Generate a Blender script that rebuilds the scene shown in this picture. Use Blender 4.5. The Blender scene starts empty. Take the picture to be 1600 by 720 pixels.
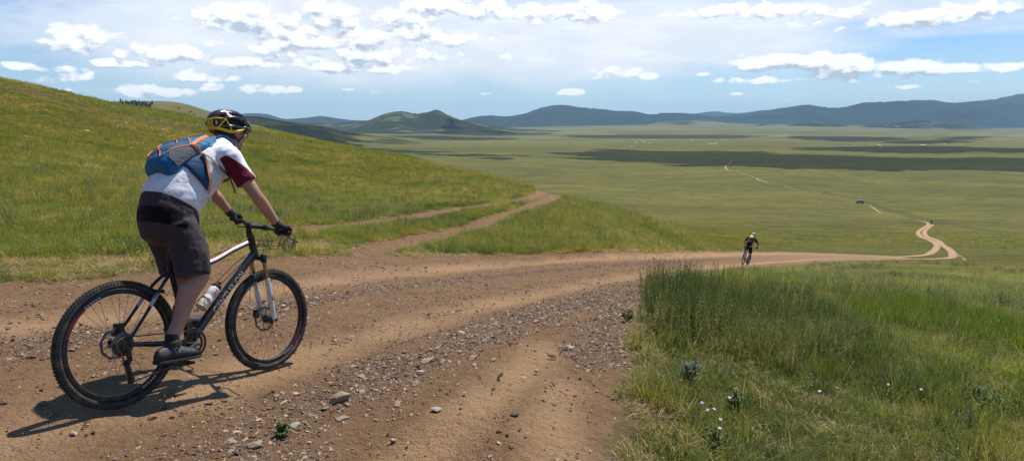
import bpy, bmesh, math, random
import numpy as np
from mathutils import Vector, Matrix
random.seed(7)
rng = np.random.default_rng(11)
SC = bpy.context.scene
COL = SC.collection
R_ = math.radians

# ------------------------------------------------------------------ camera
FPX = 1010.0                      # focal length in pixels of the 1600 px wide frame
HORIZON = 187.0
PITCH = math.atan((360 - HORIZON) / FPX)
cam_d = bpy.data.cameras.new('camera'); cam = bpy.data.objects.new('camera', cam_d); COL.objects.link(cam)
cam.location = (0, 0, 0)
cam.rotation_euler = (math.pi / 2 - PITCH, 0, 0)
cam_d.sensor_width = 36; cam_d.sensor_fit = 'HORIZONTAL'
cam_d.lens = 36 * FPX / 1600
cam_d.clip_start = 0.05; cam_d.clip_end = 80000
SC.camera = cam
CP, SP = math.cos(PITCH), math.sin(PITCH)

def proj(x, y, z):
    d = y * CP - z * SP; u = y * SP + z * CP
    return 800 + FPX * x / d, 360 - FPX * u / d

def ray(px, py):
    a = (px - 800) / FPX; u = -(py - 360) / FPX
    return np.array([a, CP + u * SP, -SP + u * CP])

# ------------------------------------------------------------------ noise (numpy)
_perm = rng.permutation(4096)
_grad = np.stack([np.cos(np.linspace(0, 2*np.pi, 64, endpoint=False)), np.sin(np.linspace(0, 2*np.pi, 64, endpoint=False))], 1)
def perlin(x, y, seed=0):
    xi = np.floor(x).astype(np.int64); yi = np.floor(y).astype(np.int64)
    xf = x - xi; yf = y - yi
    u = xf*xf*xf*(xf*(xf*6-15)+10); v = yf*yf*yf*(yf*(yf*6-15)+10)
    def g(ix, iy, fx, fy):
        h = _perm[(_perm[(ix + seed*131) & 4095] + iy) & 4095] & 63
        return _grad[h, 0]*fx + _grad[h, 1]*fy
    a = g(xi, yi, xf, yf); b = g(xi+1, yi, xf-1, yf); c = g(xi, yi+1, xf, yf-1); d = g(xi+1, yi+1, xf-1, yf-1)
    return (a*(1-u)+b*u)*(1-v) + (c*(1-u)+d*u)*v
def fbm(x, y, oct=4, seed=0, gain=.5):
    s = 0; a = 1.0; t = 0
    for k in range(oct):
        s = s + a*perlin(x*2**k, y*2**k, seed+k*7); t += a; a *= gain
    return s/t*1.6

# ------------------------------------------------------------------ properties, linking
def tag(o, label=None, cat=None, group=None, kind=None):
    if label: o['label'] = label
    if cat: o['category'] = cat
    if group: o['group'] = group
    if kind: o['kind'] = kind
    return o
def empty(name, loc=(0, 0, 0), label=None, cat=None, group=None):
    o = bpy.data.objects.new(name, None); COL.objects.link(o); o.location = loc
    o.empty_display_size = .1
    return tag(o, label, cat, group)
def link_mesh(name, me, mats, parent=None, smooth=True, angle=40):
    o = bpy.data.objects.new(name, me); COL.objects.link(o)
    for m in (mats if isinstance(mats, (list, tuple)) else [mats]): me.materials.append(m)
    if smooth and len(me.polygons):
        me.polygons.foreach_set('use_smooth', [True]*len(me.polygons))
        if angle < 180: me.set_sharp_from_angle(angle=R_(angle))
    if parent is not None: o.parent = parent
    return o

def frames(P, closed=False):
    P = np.asarray(P, float); n = len(P)
    T = np.zeros_like(P)
    for i in range(n):
        a = P[(i-1) % n] if (closed or i > 0) else P[i]
        b = P[(i+1) % n] if (closed or i < n-1) else P[i]
        T[i] = (b-a)/(np.linalg.norm(b-a)+1e-12)
    ref = np.array([0, 0, 1.]) if abs(T[0][2]) < .9 else np.array([1., 0, 0])
    N = np.cross(T[0], ref); N /= np.linalg.norm(N)
    out = []
    for i in range(n):
        N = N - T[i]*np.dot(N, T[i]); N /= np.linalg.norm(N)
        out.append((N.copy(), np.cross(T[i], N)))
    return out

class MB:
    """collects geometry; build() links it as ONE mesh object"""
    def __init__(s): s.v = []; s.f = []; s.m = []
    def add(s, V, F, mi=0):
        o = len(s.v); s.v.extend([tuple(map(float, p)) for p in V]); s.f.extend([tuple(int(i)+o for i in f) for f in F]); s.m.extend([mi]*len(F))
    def rings(s, rings, cap=True, closed=False, mi=0):
        n = len(rings[0]); V = [p for r in rings for p in r]; F = []
        k = len(rings)
        for i in range(k if closed else k-1):
            a = i*n; b = ((i+1) % k)*n
            for j in range(n):
                j2 = (j+1) % n
                F.append((a+j, a+j2, b+j2, b+j))
        if cap and not closed:
            F.append(tuple(range(n))[::-1]); F.append(tuple(range((k-1)*n, k*n)))
        s.add(V, F, mi)
    def tube(s, P, r, n=10, closed=False, mi=0, cap=True, flat=None):
        P = np.asarray(P, float)
        if np.isscalar(r): r = [r]*len(P)
        fr = frames(P, closed); R = []
        for i, p in enumerate(P):
            N, B = fr[i]
            if flat is not None:     # flat = (direction, factor): squash along direction
                pass
            R.append([p + r[i]*(math.cos(t)*N + math.sin(t)*B) for t in np.linspace(0, 2*np.pi, n, endpoint=False)])
        s.rings(R, cap, closed, mi)
    def box(s, c, size, rot=None, mi=0):
        h = np.array(size)/2; V = []
        for dx in (-1, 1):
            for dy in (-1, 1):
                for dz in (-1, 1):
                    q = Vector((dx*h[0], dy*h[1], dz*h[2]))
                    if rot is not None: q = rot @ q
                    V.append(np.array(c)+np.array(q))
        s.add(V, [(0,1,3,2),(4,6,7,5),(0,4,5,1),(2,3,7,6),(0,2,6,4),(1,5,7,3)], mi)
    def lathe(s, c, axis, prof, n=32, mi=0, cap=False):
        """prof: list of (radius, offset along axis)"""
        axis = np.array(axis, float); axis /= np.linalg.norm(axis)
        ref = np.array([0, 0, 1.]) if abs(axis[2]) < .9 else np.array([1., 0, 0])
        N = np.cross(axis, ref); N /= np.linalg.norm(N); B = np.cross(axis, N); c = np.array(c, float)
        R = [[c+axis*h+r*(math.cos(t)*N+math.sin(t)*B) for t in np.linspace(0, 2*np.pi, n, endpoint=False)] for r, h in prof]
        s.rings(R, cap, False, mi)
    def ellipsoid(s, c, r, rot=None, n=16, m=10, mi=0):
        R = []
        for i in range(1, m):
            ph = math.pi*i/m
            ring = []
            for t in np.linspace(0, 2*np.pi, n, endpoint=False):
                q = Vector((r[0]*math.sin(ph)*math.cos(t), r[1]*math.sin(ph)*math.sin(t), r[2]*math.cos(ph)))
                if rot is not None: q = rot @ q
                ring.append(np.array(c)+np.array(q))
            R.append(ring)
        s.rings(R, True, False, mi)
    def mesh(s, name='m'):
        me = bpy.data.meshes.new(name); me.from_pydata(s.v, [], s.f)
        me.polygons.foreach_set('material_index', s.m); me.update()
        return me
    def build(s, name, mats, parent=None, smooth=True, angle=40):
        return link_mesh(name, s.mesh(name), mats, parent, smooth, angle)

def sm(P, k=4, closed=False):
    """Catmull-Rom resample"""
    P = np.asarray(P, float); n = len(P); out = []
    rng_ = range(n if closed else n-1)
    for i in rng_:
        p0 = P[(i-1) % n] if closed or i > 0 else 2*P[0]-P[1]
        p1 = P[i]; p2 = P[(i+1) % n]
        p3 = P[(i+2) % n] if closed or i+2 < n else 2*P[-1]-P[-2]
        for t in np.linspace(0, 1, k, endpoint=False):
            out.append(.5*((2*p1)+(-p0+p2)*t+(2*p0-5*p1+4*p2-p3)*t*t+(-p0+3*p1-3*p2+p3)*t**3))
    if not closed: out.append(P[-1])
    return np.array(out)

def remeshed(name, mb, voxel, mats, parent=None, smooth_it=6, deform=None):
    me = mb.mesh(name); tmp = bpy.data.objects.new('tmp', me); COL.objects.link(tmp)
    # make winding consistent so the voxel remesh sees closed volumes
    bm = bmesh.new(); bm.from_mesh(me); bmesh.ops.recalc_face_normals(bm, faces=bm.faces); bm.to_mesh(me); bm.free()
    md = tmp.modifiers.new('r', 'REMESH'); md.mode = 'VOXEL'; md.voxel_size = voxel; md.adaptivity = 0
    if smooth_it:
        s2 = tmp.modifiers.new('s', 'SMOOTH'); s2.factor = .5; s2.iterations = smooth_it
    dg = bpy.context.evaluated_depsgraph_get(); dg.update()
    new = bpy.data.meshes.new_from_object(tmp.evaluated_get(dg))
    bpy.data.objects.remove(tmp); bpy.data.meshes.remove(me)
    new.materials.clear()
    if deform is not None:
        n = len(new.vertices); co = np.empty(n*3); new.vertices.foreach_get('co', co); co = co.reshape(-1, 3)
        nr = np.empty(n*3); new.vertices.foreach_get('normal', nr); nr = nr.reshape(-1, 3)
        co = deform(co, nr); new.vertices.foreach_set('co', co.ravel()); new.update()
    new.name = name
    return link_mesh(name, new, mats, parent, True, 180)

# ------------------------------------------------------------------ materials
MAT = {}
class NT:
    def __init__(s, tree): s.t = tree; s.N = tree.nodes; s.L = tree.links
    def new(s, typ, **kw):
        n = s.N.new(typ)
        for k, v in kw.items(): setattr(n, k, v)
        return n
    def link(s, a, b): s.L.new(a, b)
    def val(s, sock, v):
        if isinstance(v, bpy.types.NodeSocket): s.L.new(v, sock)
        else: sock.default_value = v
    def math(s, op, a, b=0, c=0, clamp=False):
        n = s.new('ShaderNodeMath', operation=op, use_clamp=clamp)
        s.val(n.inputs[0], a); s.val(n.inputs[1], b); s.val(n.inputs[2], c)
        return n.outputs[0]
    def vmath(s, op, a, b=(0, 0, 0), sc=None):
        n = s.new('ShaderNodeVectorMath', operation=op); s.val(n.inputs[0], a); s.val(n.inputs[1], b)
        if sc is not None: s.val(n.inputs['Scale'], sc)
        return n.outputs['Value'] if op in ('LENGTH', 'DOT_PRODUCT', 'DISTANCE') else n.outputs[0]
    def mix(s, f, a, b, blend='MIX'):
        n = s.new('ShaderNodeMix', data_type='RGBA', blend_type=blend, clamp_factor=True)
        s.val(n.inputs[0], f); s.val(n.inputs[6], a if isinstance(a, bpy.types.NodeSocket) else (*a, 1)[:4]); s.val(n.inputs[7], b if isinstance(b, bpy.types.NodeSocket) else (*b, 1)[:4])
        return n.outputs[2]
    def noise(s, vec, scale, detail=4, rough=.55, dist=0, out=0, dim='3D'):
        n = s.new('ShaderNodeTexNoise'); n.noise_dimensions = dim
        if vec is not None: s.L.new(vec, n.inputs['Vector'])
        s.val(n.inputs['Scale'], scale); n.inputs['Detail'].default_value = detail; n.inputs['Roughness'].default_value = rough; n.inputs['Distortion'].default_value = dist
        return n.outputs[out]
    def voro(s, vec, scale, feature='F1', out='Distance', rand=1, smooth=None):
        n = s.new('ShaderNodeTexVoronoi'); n.feature = feature
        s.L.new(vec, n.inputs['Vector']); s.val(n.inputs['Scale'], scale); n.inputs['Randomness'].default_value = rand
        if smooth is not None: n.inputs['Smoothness'].default_value = smooth
        return n.outputs[out]
    def ramp(s, fac, lo, hi, a=0., b=1., interp='SMOOTHSTEP'):
        n = s.new('ShaderNodeMapRange', interpolation_type=interp); n.clamp = True if interp == 'LINEAR' else True
        s.val(n.inputs[0], fac); s.val(n.inputs[1], lo); s.val(n.inputs[2], hi); s.val(n.inputs[3], a); s.val(n.inputs[4], b)
        return n.outputs[0]
    def attr(s, name, typ='GEOMETRY', out='Fac'):
        n = s.new('ShaderNodeAttribute', attribute_type=typ); n.attribute_name = name
        return n.outputs[out]
def mat(name, base=(.5, .5, .5), rough=.6, metal=0, spec=.5):
    m = bpy.data.materials.new(name); m.use_nodes = True
    b = m.node_tree.nodes['Principled BSDF']
    b.inputs['Base Color'].default_value = (*base, 1); b.inputs['Roughness'].default_value = rough; b.inputs['Metallic'].default_value = metal
    b.inputs['Specular IOR Level'].default_value = spec
    MAT[name] = m
    return m, NT(m.node_tree), b
def simple(name, base, rough=.6, metal=0, spec=.5, var=.15, scale=30, bump=0, bscale=200, bdist=.002, dust=None):
    m, n, b = mat(name, base, rough, metal, spec)
    tc = n.new('ShaderNodeTexCoord').outputs['Object']
    f = n.noise(tc, scale, 4)
    lo = tuple(c*(1-var) for c in base); hi = tuple(min(1, c*(1+var)) for c in base)
    c = n.mix(n.ramp(f, .3, .7), lo, hi)
    if dust:                                 # dust = (colour, amount)
        c = n.mix(n.math('MULTIPLY', n.ramp(n.noise(tc, 14, 6, .65), .45, .75), dust[1]), c, dust[0])
    n.link(c, b.inputs['Base Color'])
    n.link(n.ramp(n.noise(tc, scale*2.3, 3), .2, .8, max(0, rough-.1), min(1, rough+.1)), b.inputs['Roughness'])
    if bump:
        bn = n.new('ShaderNodeBump'); bn.inputs['Strength'].default_value = bump; bn.inputs['Distance'].default_value = bdist
        n.link(n.noise(tc, bscale, 3), bn.inputs['Height']); n.link(bn.outputs[0], b.inputs['Normal'])
    return m
# ------------------------------------------------------------------ bike placement (solved from the two wheels)
def bike_matrix(yaw, slope, lean, x, y, z):
    return Matrix.Translation((x, y, z)) @ Matrix.Rotation(yaw, 4, 'Z') @ Matrix.Rotation(slope, 4, 'Y') @ Matrix.Rotation(lean, 4, 'X')
BM1 = bike_matrix(R_(64.2), R_(8.4), R_(-4.7), -2.268, 3.518, -1.644)

# ------------------------------------------------------------------ terrain: one smooth height field through surveyed points
CT = []
def cp(px, py, y):
    r = ray(px, py); t = y/r[1]; CT.append((r[0]*t, y, r[2]*t))
CT += [(0, 0, -1.70), (-2, 0, -1.56), (2, 0, -1.84), (0, -5, -1.2), (-5, 0, -1.15), (5, 0, -2.35), (0, -50, 6), (-50, 0, 14), (50, 0, -14),
       (-12, 2, -.55), (12, 3, -3.6), (0, -500, 50), (-500, 0, 110), (500, 0, -70), (0, -4000, 60), (-4000, 0, 60), (4000, 0, -85), (-25, 8, 1.2),
       (-2.268, 3.518, -1.650), (-1.786, 4.515, -1.812), (-3.2, 1.6, -1.36), (.3, 3.4, -1.80), (-.6, 3.9, -1.80)]
for a in [(1600,720,4.15),(1300,720,3.8),(950,720,3.45),(600,720,3.3),(1168,413,37),(1130,423.5,22),(1150,417,30),(1020,440,11),(1000,500,6.9),(800,450,9.5),(800,410,14),
          (600,400,12),(600,360,16),(480,400,10.5),(0,440,6.6),(0,385,9),(0,250,25),(0,180,40),(0,127,52),(120,150,60),(250,300,19),(250,225,46),(250,175,72),
          (440,330,20),(440,250,46),(440,209,80),(640,330,22),(640,280,41),(640,247,62),(760,310,28),(760,276,48),(850,303,37),(870,330,24),(870,370,17.5),
          (1000,352,34),(1000,385,22),(1100,392,36),(1100,374,62),(1100,364,110),(1000,339,48),(1250,409,52),(1400,403,68),(1485,404,86),(1440,378,132),(1445,350,250),(1343,317,400),
          (1600,560,6.8),(1600,440,22),(1600,415,50),(1600,401,88),(1600,378,155),(1600,350,260),(1600,300,520),(1300,440,17.5),(1300,420,30),(1300,520,8.2),(1150,520,6.9),(1450,500,9.3),
          (1250,380,130),(1250,350,230),(1250,300,480),(1100,340,270),(1000,310,430),(850,297,470),(1140,268,800),(330,192,80)]:
    cp(*a)
# beyond the brow the slope drops away to the valley floor
for px, y, z in [(870,75,-13.5),(760,90,-14),(640,120,-15),(440,160,-14),(250,130,-10),(0,95,-2),(0,200,-8),(-300,100,8),
                 (760,220,-34),(600,300,-38),(400,400,-35),(150,500,-25),(-200,500,0),
                 (800,600,-58.5),(600,800,-58),(400,900,-55),(200,1000,-50),(800,1000,-65),(1200,1000,-66),(1600,1000,-68),
                 (300,2000,-72),(600,2000,-75),(900,2000,-76),(1250,2000,-77),(1600,2000,-78),(0,2000,-60),
                 (200,4000,-80),(800,4000,-86),(1500,4000,-87),(0,12000,-92),(800,12000,-92),(1600,12000,-94),(1900,4000,-88),(2100,300,-60)]:
    r = ray(px, 187); CT.append((r[0]/r[1]*y, y, z))
CT = np.array(CT)
def warp(x, y):
    r = np.hypot(x, y)+1e-9; k = np.log1p(r/3)/r
    return np.stack([x*k, y*k], -1)
def kern(d2): return .5*d2*np.log(d2+1e-12)
_U = warp(CT[:, 0], CT[:, 1]); _r = np.hypot(CT[:, 0], CT[:, 1]); _h = CT[:, 2]/(_r+4)
_n = len(CT); _K = kern(((_U[:, None]-_U[None])**2).sum(-1)) + 1e-5*np.eye(_n)
_P = np.concatenate([np.ones((_n, 1)), _U], 1)
_A = np.block([[_K, _P], [_P.T, np.zeros((3, 3))]])
_w = np.linalg.solve(_A, np.concatenate([_h, np.zeros(3)]))
def gz(x, y):
    x = np.atleast_1d(np.asarray(x, float)); y = np.atleast_1d(np.asarray(y, float)); out = np.empty(x.size)
    X = x.ravel(); Y = y.ravel()
    for i in range(0, X.size, 60000):
        u = warp(X[i:i+60000], Y[i:i+60000]); d2 = ((u[:, None]-_U[None])**2).sum(-1)
        h = kern(d2)@_w[:_n] + _w[_n] + u@_w[_n+1:]
        out[i:i+60000] = h*(np.hypot(X[i:i+60000], Y[i:i+60000])+4)
    return out.reshape(x.shape)
_RS = np.exp(np.linspace(math.log(1.5), math.log(14000), 1500))
def unproj(px, py):
    """the ground point seen at a pixel of the photograph"""
    r = ray(px, py); h = math.hypot(r[0], r[1]); X = r[0]/h*_RS; Y = r[1]/h*_RS; Z = r[2]/h*_RS
    below = np.nonzero(Z < gz(X, Y))[0]
    if len(below) == 0: i = len(_RS)-1
    else: i = below[0]
    if i == 0: return np.array([X[0], Y[0]])
    g = gz(X[i-1:i+1], Y[i-1:i+1]); d0 = Z[i-1]-g[0]; d1 = Z[i]-g[1]; t = d0/(d0-d1+1e-12)
    return np.array([X[i-1]+(X[i]-X[i-1])*t, Y[i-1]+(Y[i]-Y[i-1])*t])
def upoly(P, k=3): return np.array([unproj(*p) for p in sm(np.array(P, float), k)])
def seg_dist(px, py, A, B):
    d = B-A; L = (d**2).sum()+1e-12
    t = np.clip(((px-A[0])*d[0]+(py-A[1])*d[1])/L, 0, 1)
    return np.hypot(px-A[0]-t*d[0], py-A[1]-t*d[1])
def line_dist(X, Y, P):
    D = np.full(X.shape, 1e9)
    for a, b in zip(P[:-1], P[1:]): D = np.minimum(D, seg_dist(X, Y, a, b))
    return D
def poly_sd(X, Y, P):
    """signed distance to a closed polygon, positive inside"""
    D = np.full(X.shape, 1e9); ins = np.zeros(X.shape, bool)
    for i in range(len(P)):
        a = P[i]; b = P[(i+1) % len(P)]
        D = np.minimum(D, seg_dist(X, Y, a, b))
        c = ((a[1] > Y) != (b[1] > Y)) & (X < (b[0]-a[0])*(Y-a[1])/(b[1]-a[1]+1e-15)+a[0])
        ins ^= c
    return np.where(ins, D, -D)

road_up = upoly([(0,446),(120,440),(250,428),(340,412),(480,403),(600,403),(700,404),(850,399),(1000,395),(1168,392.5),(1300,396),(1400,400.5)])
road_lo = upoly([(948,719),(952,690),(966,650),(968,610),(980,570),(975,540),(988,500),(1004,470),(1020,452),(1100,434),(1200,419),(1300,409),(1400,406.5),(1440,405.5)])
left_end = np.array([[-12, 5.2]]); near_ = np.array([[.45, 2.6], [.3, 1.0], [-.5, -4], [-8, -5], [-14, 0]])
ROAD = np.concatenate([road_up, road_lo[::-1], near_, left_end])
RUTS = [(upoly([(455,366),(480,360),(560,352),(640,341),(700,330),(760,322),(820,313),(845,304),(848,299)]), .38),
        (upoly([(560,398),(600,387),(680,371),(740,356),(762,345),(800,333),(840,320),(864,310),(866,304)]), .31)]
TRACKS = [(upoly([(1380,402),(1440,399),(1458,393),(1464,383),(1455,376),(1438,369),(1435,362),(1442,356),(1451,350),(1445,346.5),(1430,343)],4), 1.35),
          (upoly([(1400,404.5),(1440,405),(1482,403),(1489,399),(1485,391),(1472,382),(1466,376),(1448,369),(1445,361),(1453,354),(1458,350.5)],4), 1.35),
          (upoly([(1385,334),(1374,331),(1366,325),(1358,321),(1343,318),(1325,313),(1300,308),(1270,302),(1250,298),(1235,294),(1225,290)],3), 1.25),
          (upoly([(1200,285),(1185,280),(1183,278),(1165,273),(1152,269),(1140,267),(1133,262),(1139,256),(1144,251)],3), 2.2)]
FAINT = [(upoly([(1484,386),(1494,396),(1506,403),(1508,408)],3), .5)]
GREEN = [(upoly([(1458,350),(1430,341),(1390,329),(1350,314),(1300,303),(1250,293),(1215,281)],3), 2.2), (upoly([(1600,366),(1530,358),(1470,347),(1420,335),(1360,318)],3), 2.2),
         (upoly([(1205,281),(1240,277),(1300,275),(1400,276)],3), 3)]
BANDS = [(upoly([(0,600),(100,590),(176,640)],4), .0),]
# the smooth wheel-packed bands and the loose strips between them
PACK = [(upoly([(-60,700),(60,660),(176,640),(300,612),(400,577),(560,530),(700,490),(820,462),(950,436),(1080,421),(1168,412),(1300,404),(1420,404)]), .36),
        (upoly([(-80,520),(60,505),(200,488),(400,452),(600,428),(800,411),(1000,401),(1168,396),(1300,398)]), .42),
        (upoly([(640,719),(720,650),(800,590),(850,540)]), .25), (upoly([(880,719),(860,660),(880,600)]), .22)]
LOOSE = [(upoly([(330,719),(430,670),(520,620),(620,575),(700,545),(800,505),(900,475),(1000,450),(1080,433),(1200,416),(1300,407)]), .42),
         (upoly([(330,500),(480,470),(640,447),(800,428),(950,416),(1100,406),(1200,402)]), .22),
         (upoly([(930,560),(960,500),(1000,465)]), .35), (upoly([(0,560),(60,540),(150,520)]), .25)]
DRY = [(upoly([(-60,420),(60,418),(200,415),(330,398),(430,388),(500,385)]), .85), (upoly([(600,402),(800,401),(1000,397),(1160,394)]), .35)]

def fields(X, Y):
    """road (m, + inside), packed, loose, dry, at every point"""
    n = X.size; road = np.full(n, -5.); pack = np.zeros(n); loose = np.zeros(n); dry = np.zeros(n); green = np.zeros(n)
    r = np.hypot(X, Y); m = (r < 160) & (np.abs(X) < 140)
    x = X[m]; y = Y[m]
    rd = poly_sd(x, y, ROAD)
    wob = np.clip((r[m]-2)/6, .15, 1)
    rd = rd + (.10*fbm(x*1.3, y*1.3, 4, 3) + .05*fbm(x*6, y*6, 3, 5))*wob
    for P, w in RUTS:
        d = line_dist(x, y, P); rd = np.maximum(rd, w*(1+.35*fbm(x*1.1, y*1.1, 3, 9)) - d)
    road[m] = rd
    for P, w in PACK:
        d = line_dist(x, y, P); pack[m] = np.maximum(pack[m], np.clip(1.25-d/(w*(1+.3*fbm(x*.8, y*.8, 3, 21))), 0, 1))
    for P, w in LOOSE:
        d = line_dist(x, y, P); loose[m] = np.maximum(loose[m], np.clip(1.3-d/(w*(1+.5*fbm(x*1.1, y*1.1, 3, 23))), 0, 1))
    for P, w in DRY:
        d = line_dist(x, y, P); dry[m] = np.maximum(dry[m], np.clip(1.3-d/(w*(1+.5*fbm(x*.7, y*.7, 3, 27))), 0, 1))
    m = (r > 50) & (r < 1400) & (Y > 20)
    x = X[m]; y = Y[m]; q = road[m]; g = green[m]; p = pack[m]; dr = dry[m]
    for P, w in TRACKS:
        d = line_dist(x, y, P); q = np.maximum(q, w*.5*(1+.35*fbm(x*.12, y*.12, 3, 31))-d); p = np.maximum(p, np.clip(1.2-d/(w*.4), 0, 1))
    for P, w in FAINT:
        d = line_dist(x, y, P); q = np.maximum(q, w*.42*(1+1.2*fbm(x*.25, y*.25, 3, 35))-d)
    for P, w in GREEN:
        d = line_dist(x, y, P); g = np.maximum(g, np.clip(1.3-d/w, 0, 1)*np.clip(.75+.6*fbm(x*.03, y*.03, 3, 37), 0, 1))
    road[m] = q; green[m] = g; pack[m] = p
    return road, pack, loose, dry, green

def relief(X, Y, road):
    """small real unevenness on top of the height field"""
    r = np.hypot(X, Y)
    near = np.clip((road+.1)/.4, 0, 1)
    lit = np.clip((400-r)/300, 0, 1)
    a = .010*fbm(X*2.2, Y*2.2, 4, 41)*near
    g = (.05*fbm(X*.9, Y*.9, 4, 43) + .06*fbm(X*.25, Y*.25, 3, 45)*np.clip((r-6)/20, 0, 1))*(1-near)
    big = 1.2*fbm(X/90, Y/90, 4, 47)*np.clip((r-150)/500, 0, 1) + 4*fbm(X/500, Y/500, 4, 49)*np.clip((r-700)/2500, 0, 1)
    lip = .035*(1-near)
    bx = np.exp(-((X+2.0)**2+(Y-4.0)**2)/1.2)
    return (a + g*lit)*(1-.8*bx) + lip + big

# polar grid: fine inside the view, coarse behind
az = np.concatenate([np.linspace(-46, 46, 1250), np.linspace(46, 314, 110)[1:-1]])
az = np.radians(az); NA = len(az)
rr = [0.5]
while rr[-1] < 13500:
    r0 = rr[-1]; rr.append(r0*(1.028 if r0 < 2 else (1.0135 if r0 < 60 else (1.017 if r0 < 700 else 1.024))))
rr = np.array(rr); NR = len(rr)
AZ, RR = np.meshgrid(az, rr)
GX = (np.sin(AZ)*RR).ravel(); GY = (np.cos(AZ)*RR).ravel()
GXc = np.concatenate([GX, [0.]]); GYc = np.concatenate([GY, [0.]])
road_f, pack_f, loose_f, dry_f, green_f = fields(GXc, GYc)
GZ = gz(GXc, GYc) + relief(GXc, GYc, road_f) - .032*pack_f*(np.hypot(GXc, GYc) < 60)*(1-np.exp(-((GXc+2.0)**2+(GYc-4.0)**2)/1.2))
i, j = np.meshgrid(np.arange(NR-1), np.arange(NA), indexing='ij')
j2 = (j+1) % NA
quads = np.stack([i*NA+j, (i+1)*NA+j, (i+1)*NA+j2, i*NA+j2], -1).reshape(-1, 4)
quads = quads[:, ::-1]
fan = np.stack([np.full(NA, NR*NA), np.arange(NA), (np.arange(NA)+1) % NA], -1)[:, ::-1]
rv = road_f[quads].mean(1)
far_track = (np.hypot(GXc, GYc)[quads[:, 0]] > 60)
isroad = rv > 0.0
def sub_mesh(name, quads, tris=None):
    idx = np.unique(np.concatenate([quads.ravel()]+([tris.ravel()] if tris is not None else [])))
    mp = np.full(len(GXc), -1); mp[idx] = np.arange(len(idx))
    me = bpy.data.meshes.new(name)
    nq = len(quads); nt = 0 if tris is None else len(tris)
    me.vertices.add(len(idx)); me.vertices.foreach_set('co', np.stack([GXc[idx], GYc[idx], GZ[idx]], 1).ravel())
    loops = np.concatenate([mp[quads].ravel()]+([mp[tris].ravel()] if tris is not None else [])).astype(np.int32)
    me.loops.add(len(loops)); me.loops.foreach_set('vertex_index', loops)
    me.polygons.add(nq+nt)
    st = np.concatenate([np.arange(nq)*4, nq*4+np.arange(nt)*3]).astype(np.int32)
    me.polygons.foreach_set('loop_start', st); 
    me.update(calc_edges=True)
    for nm, A in (('road', road_f), ('pack', pack_f), ('loose', loose_f), ('dry', dry_f), ('green', green_f)):
        a = me.attributes.new(nm, 'FLOAT', 'POINT'); a.data.foreach_set('value', A[idx].astype(np.float32))
    return me
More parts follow.
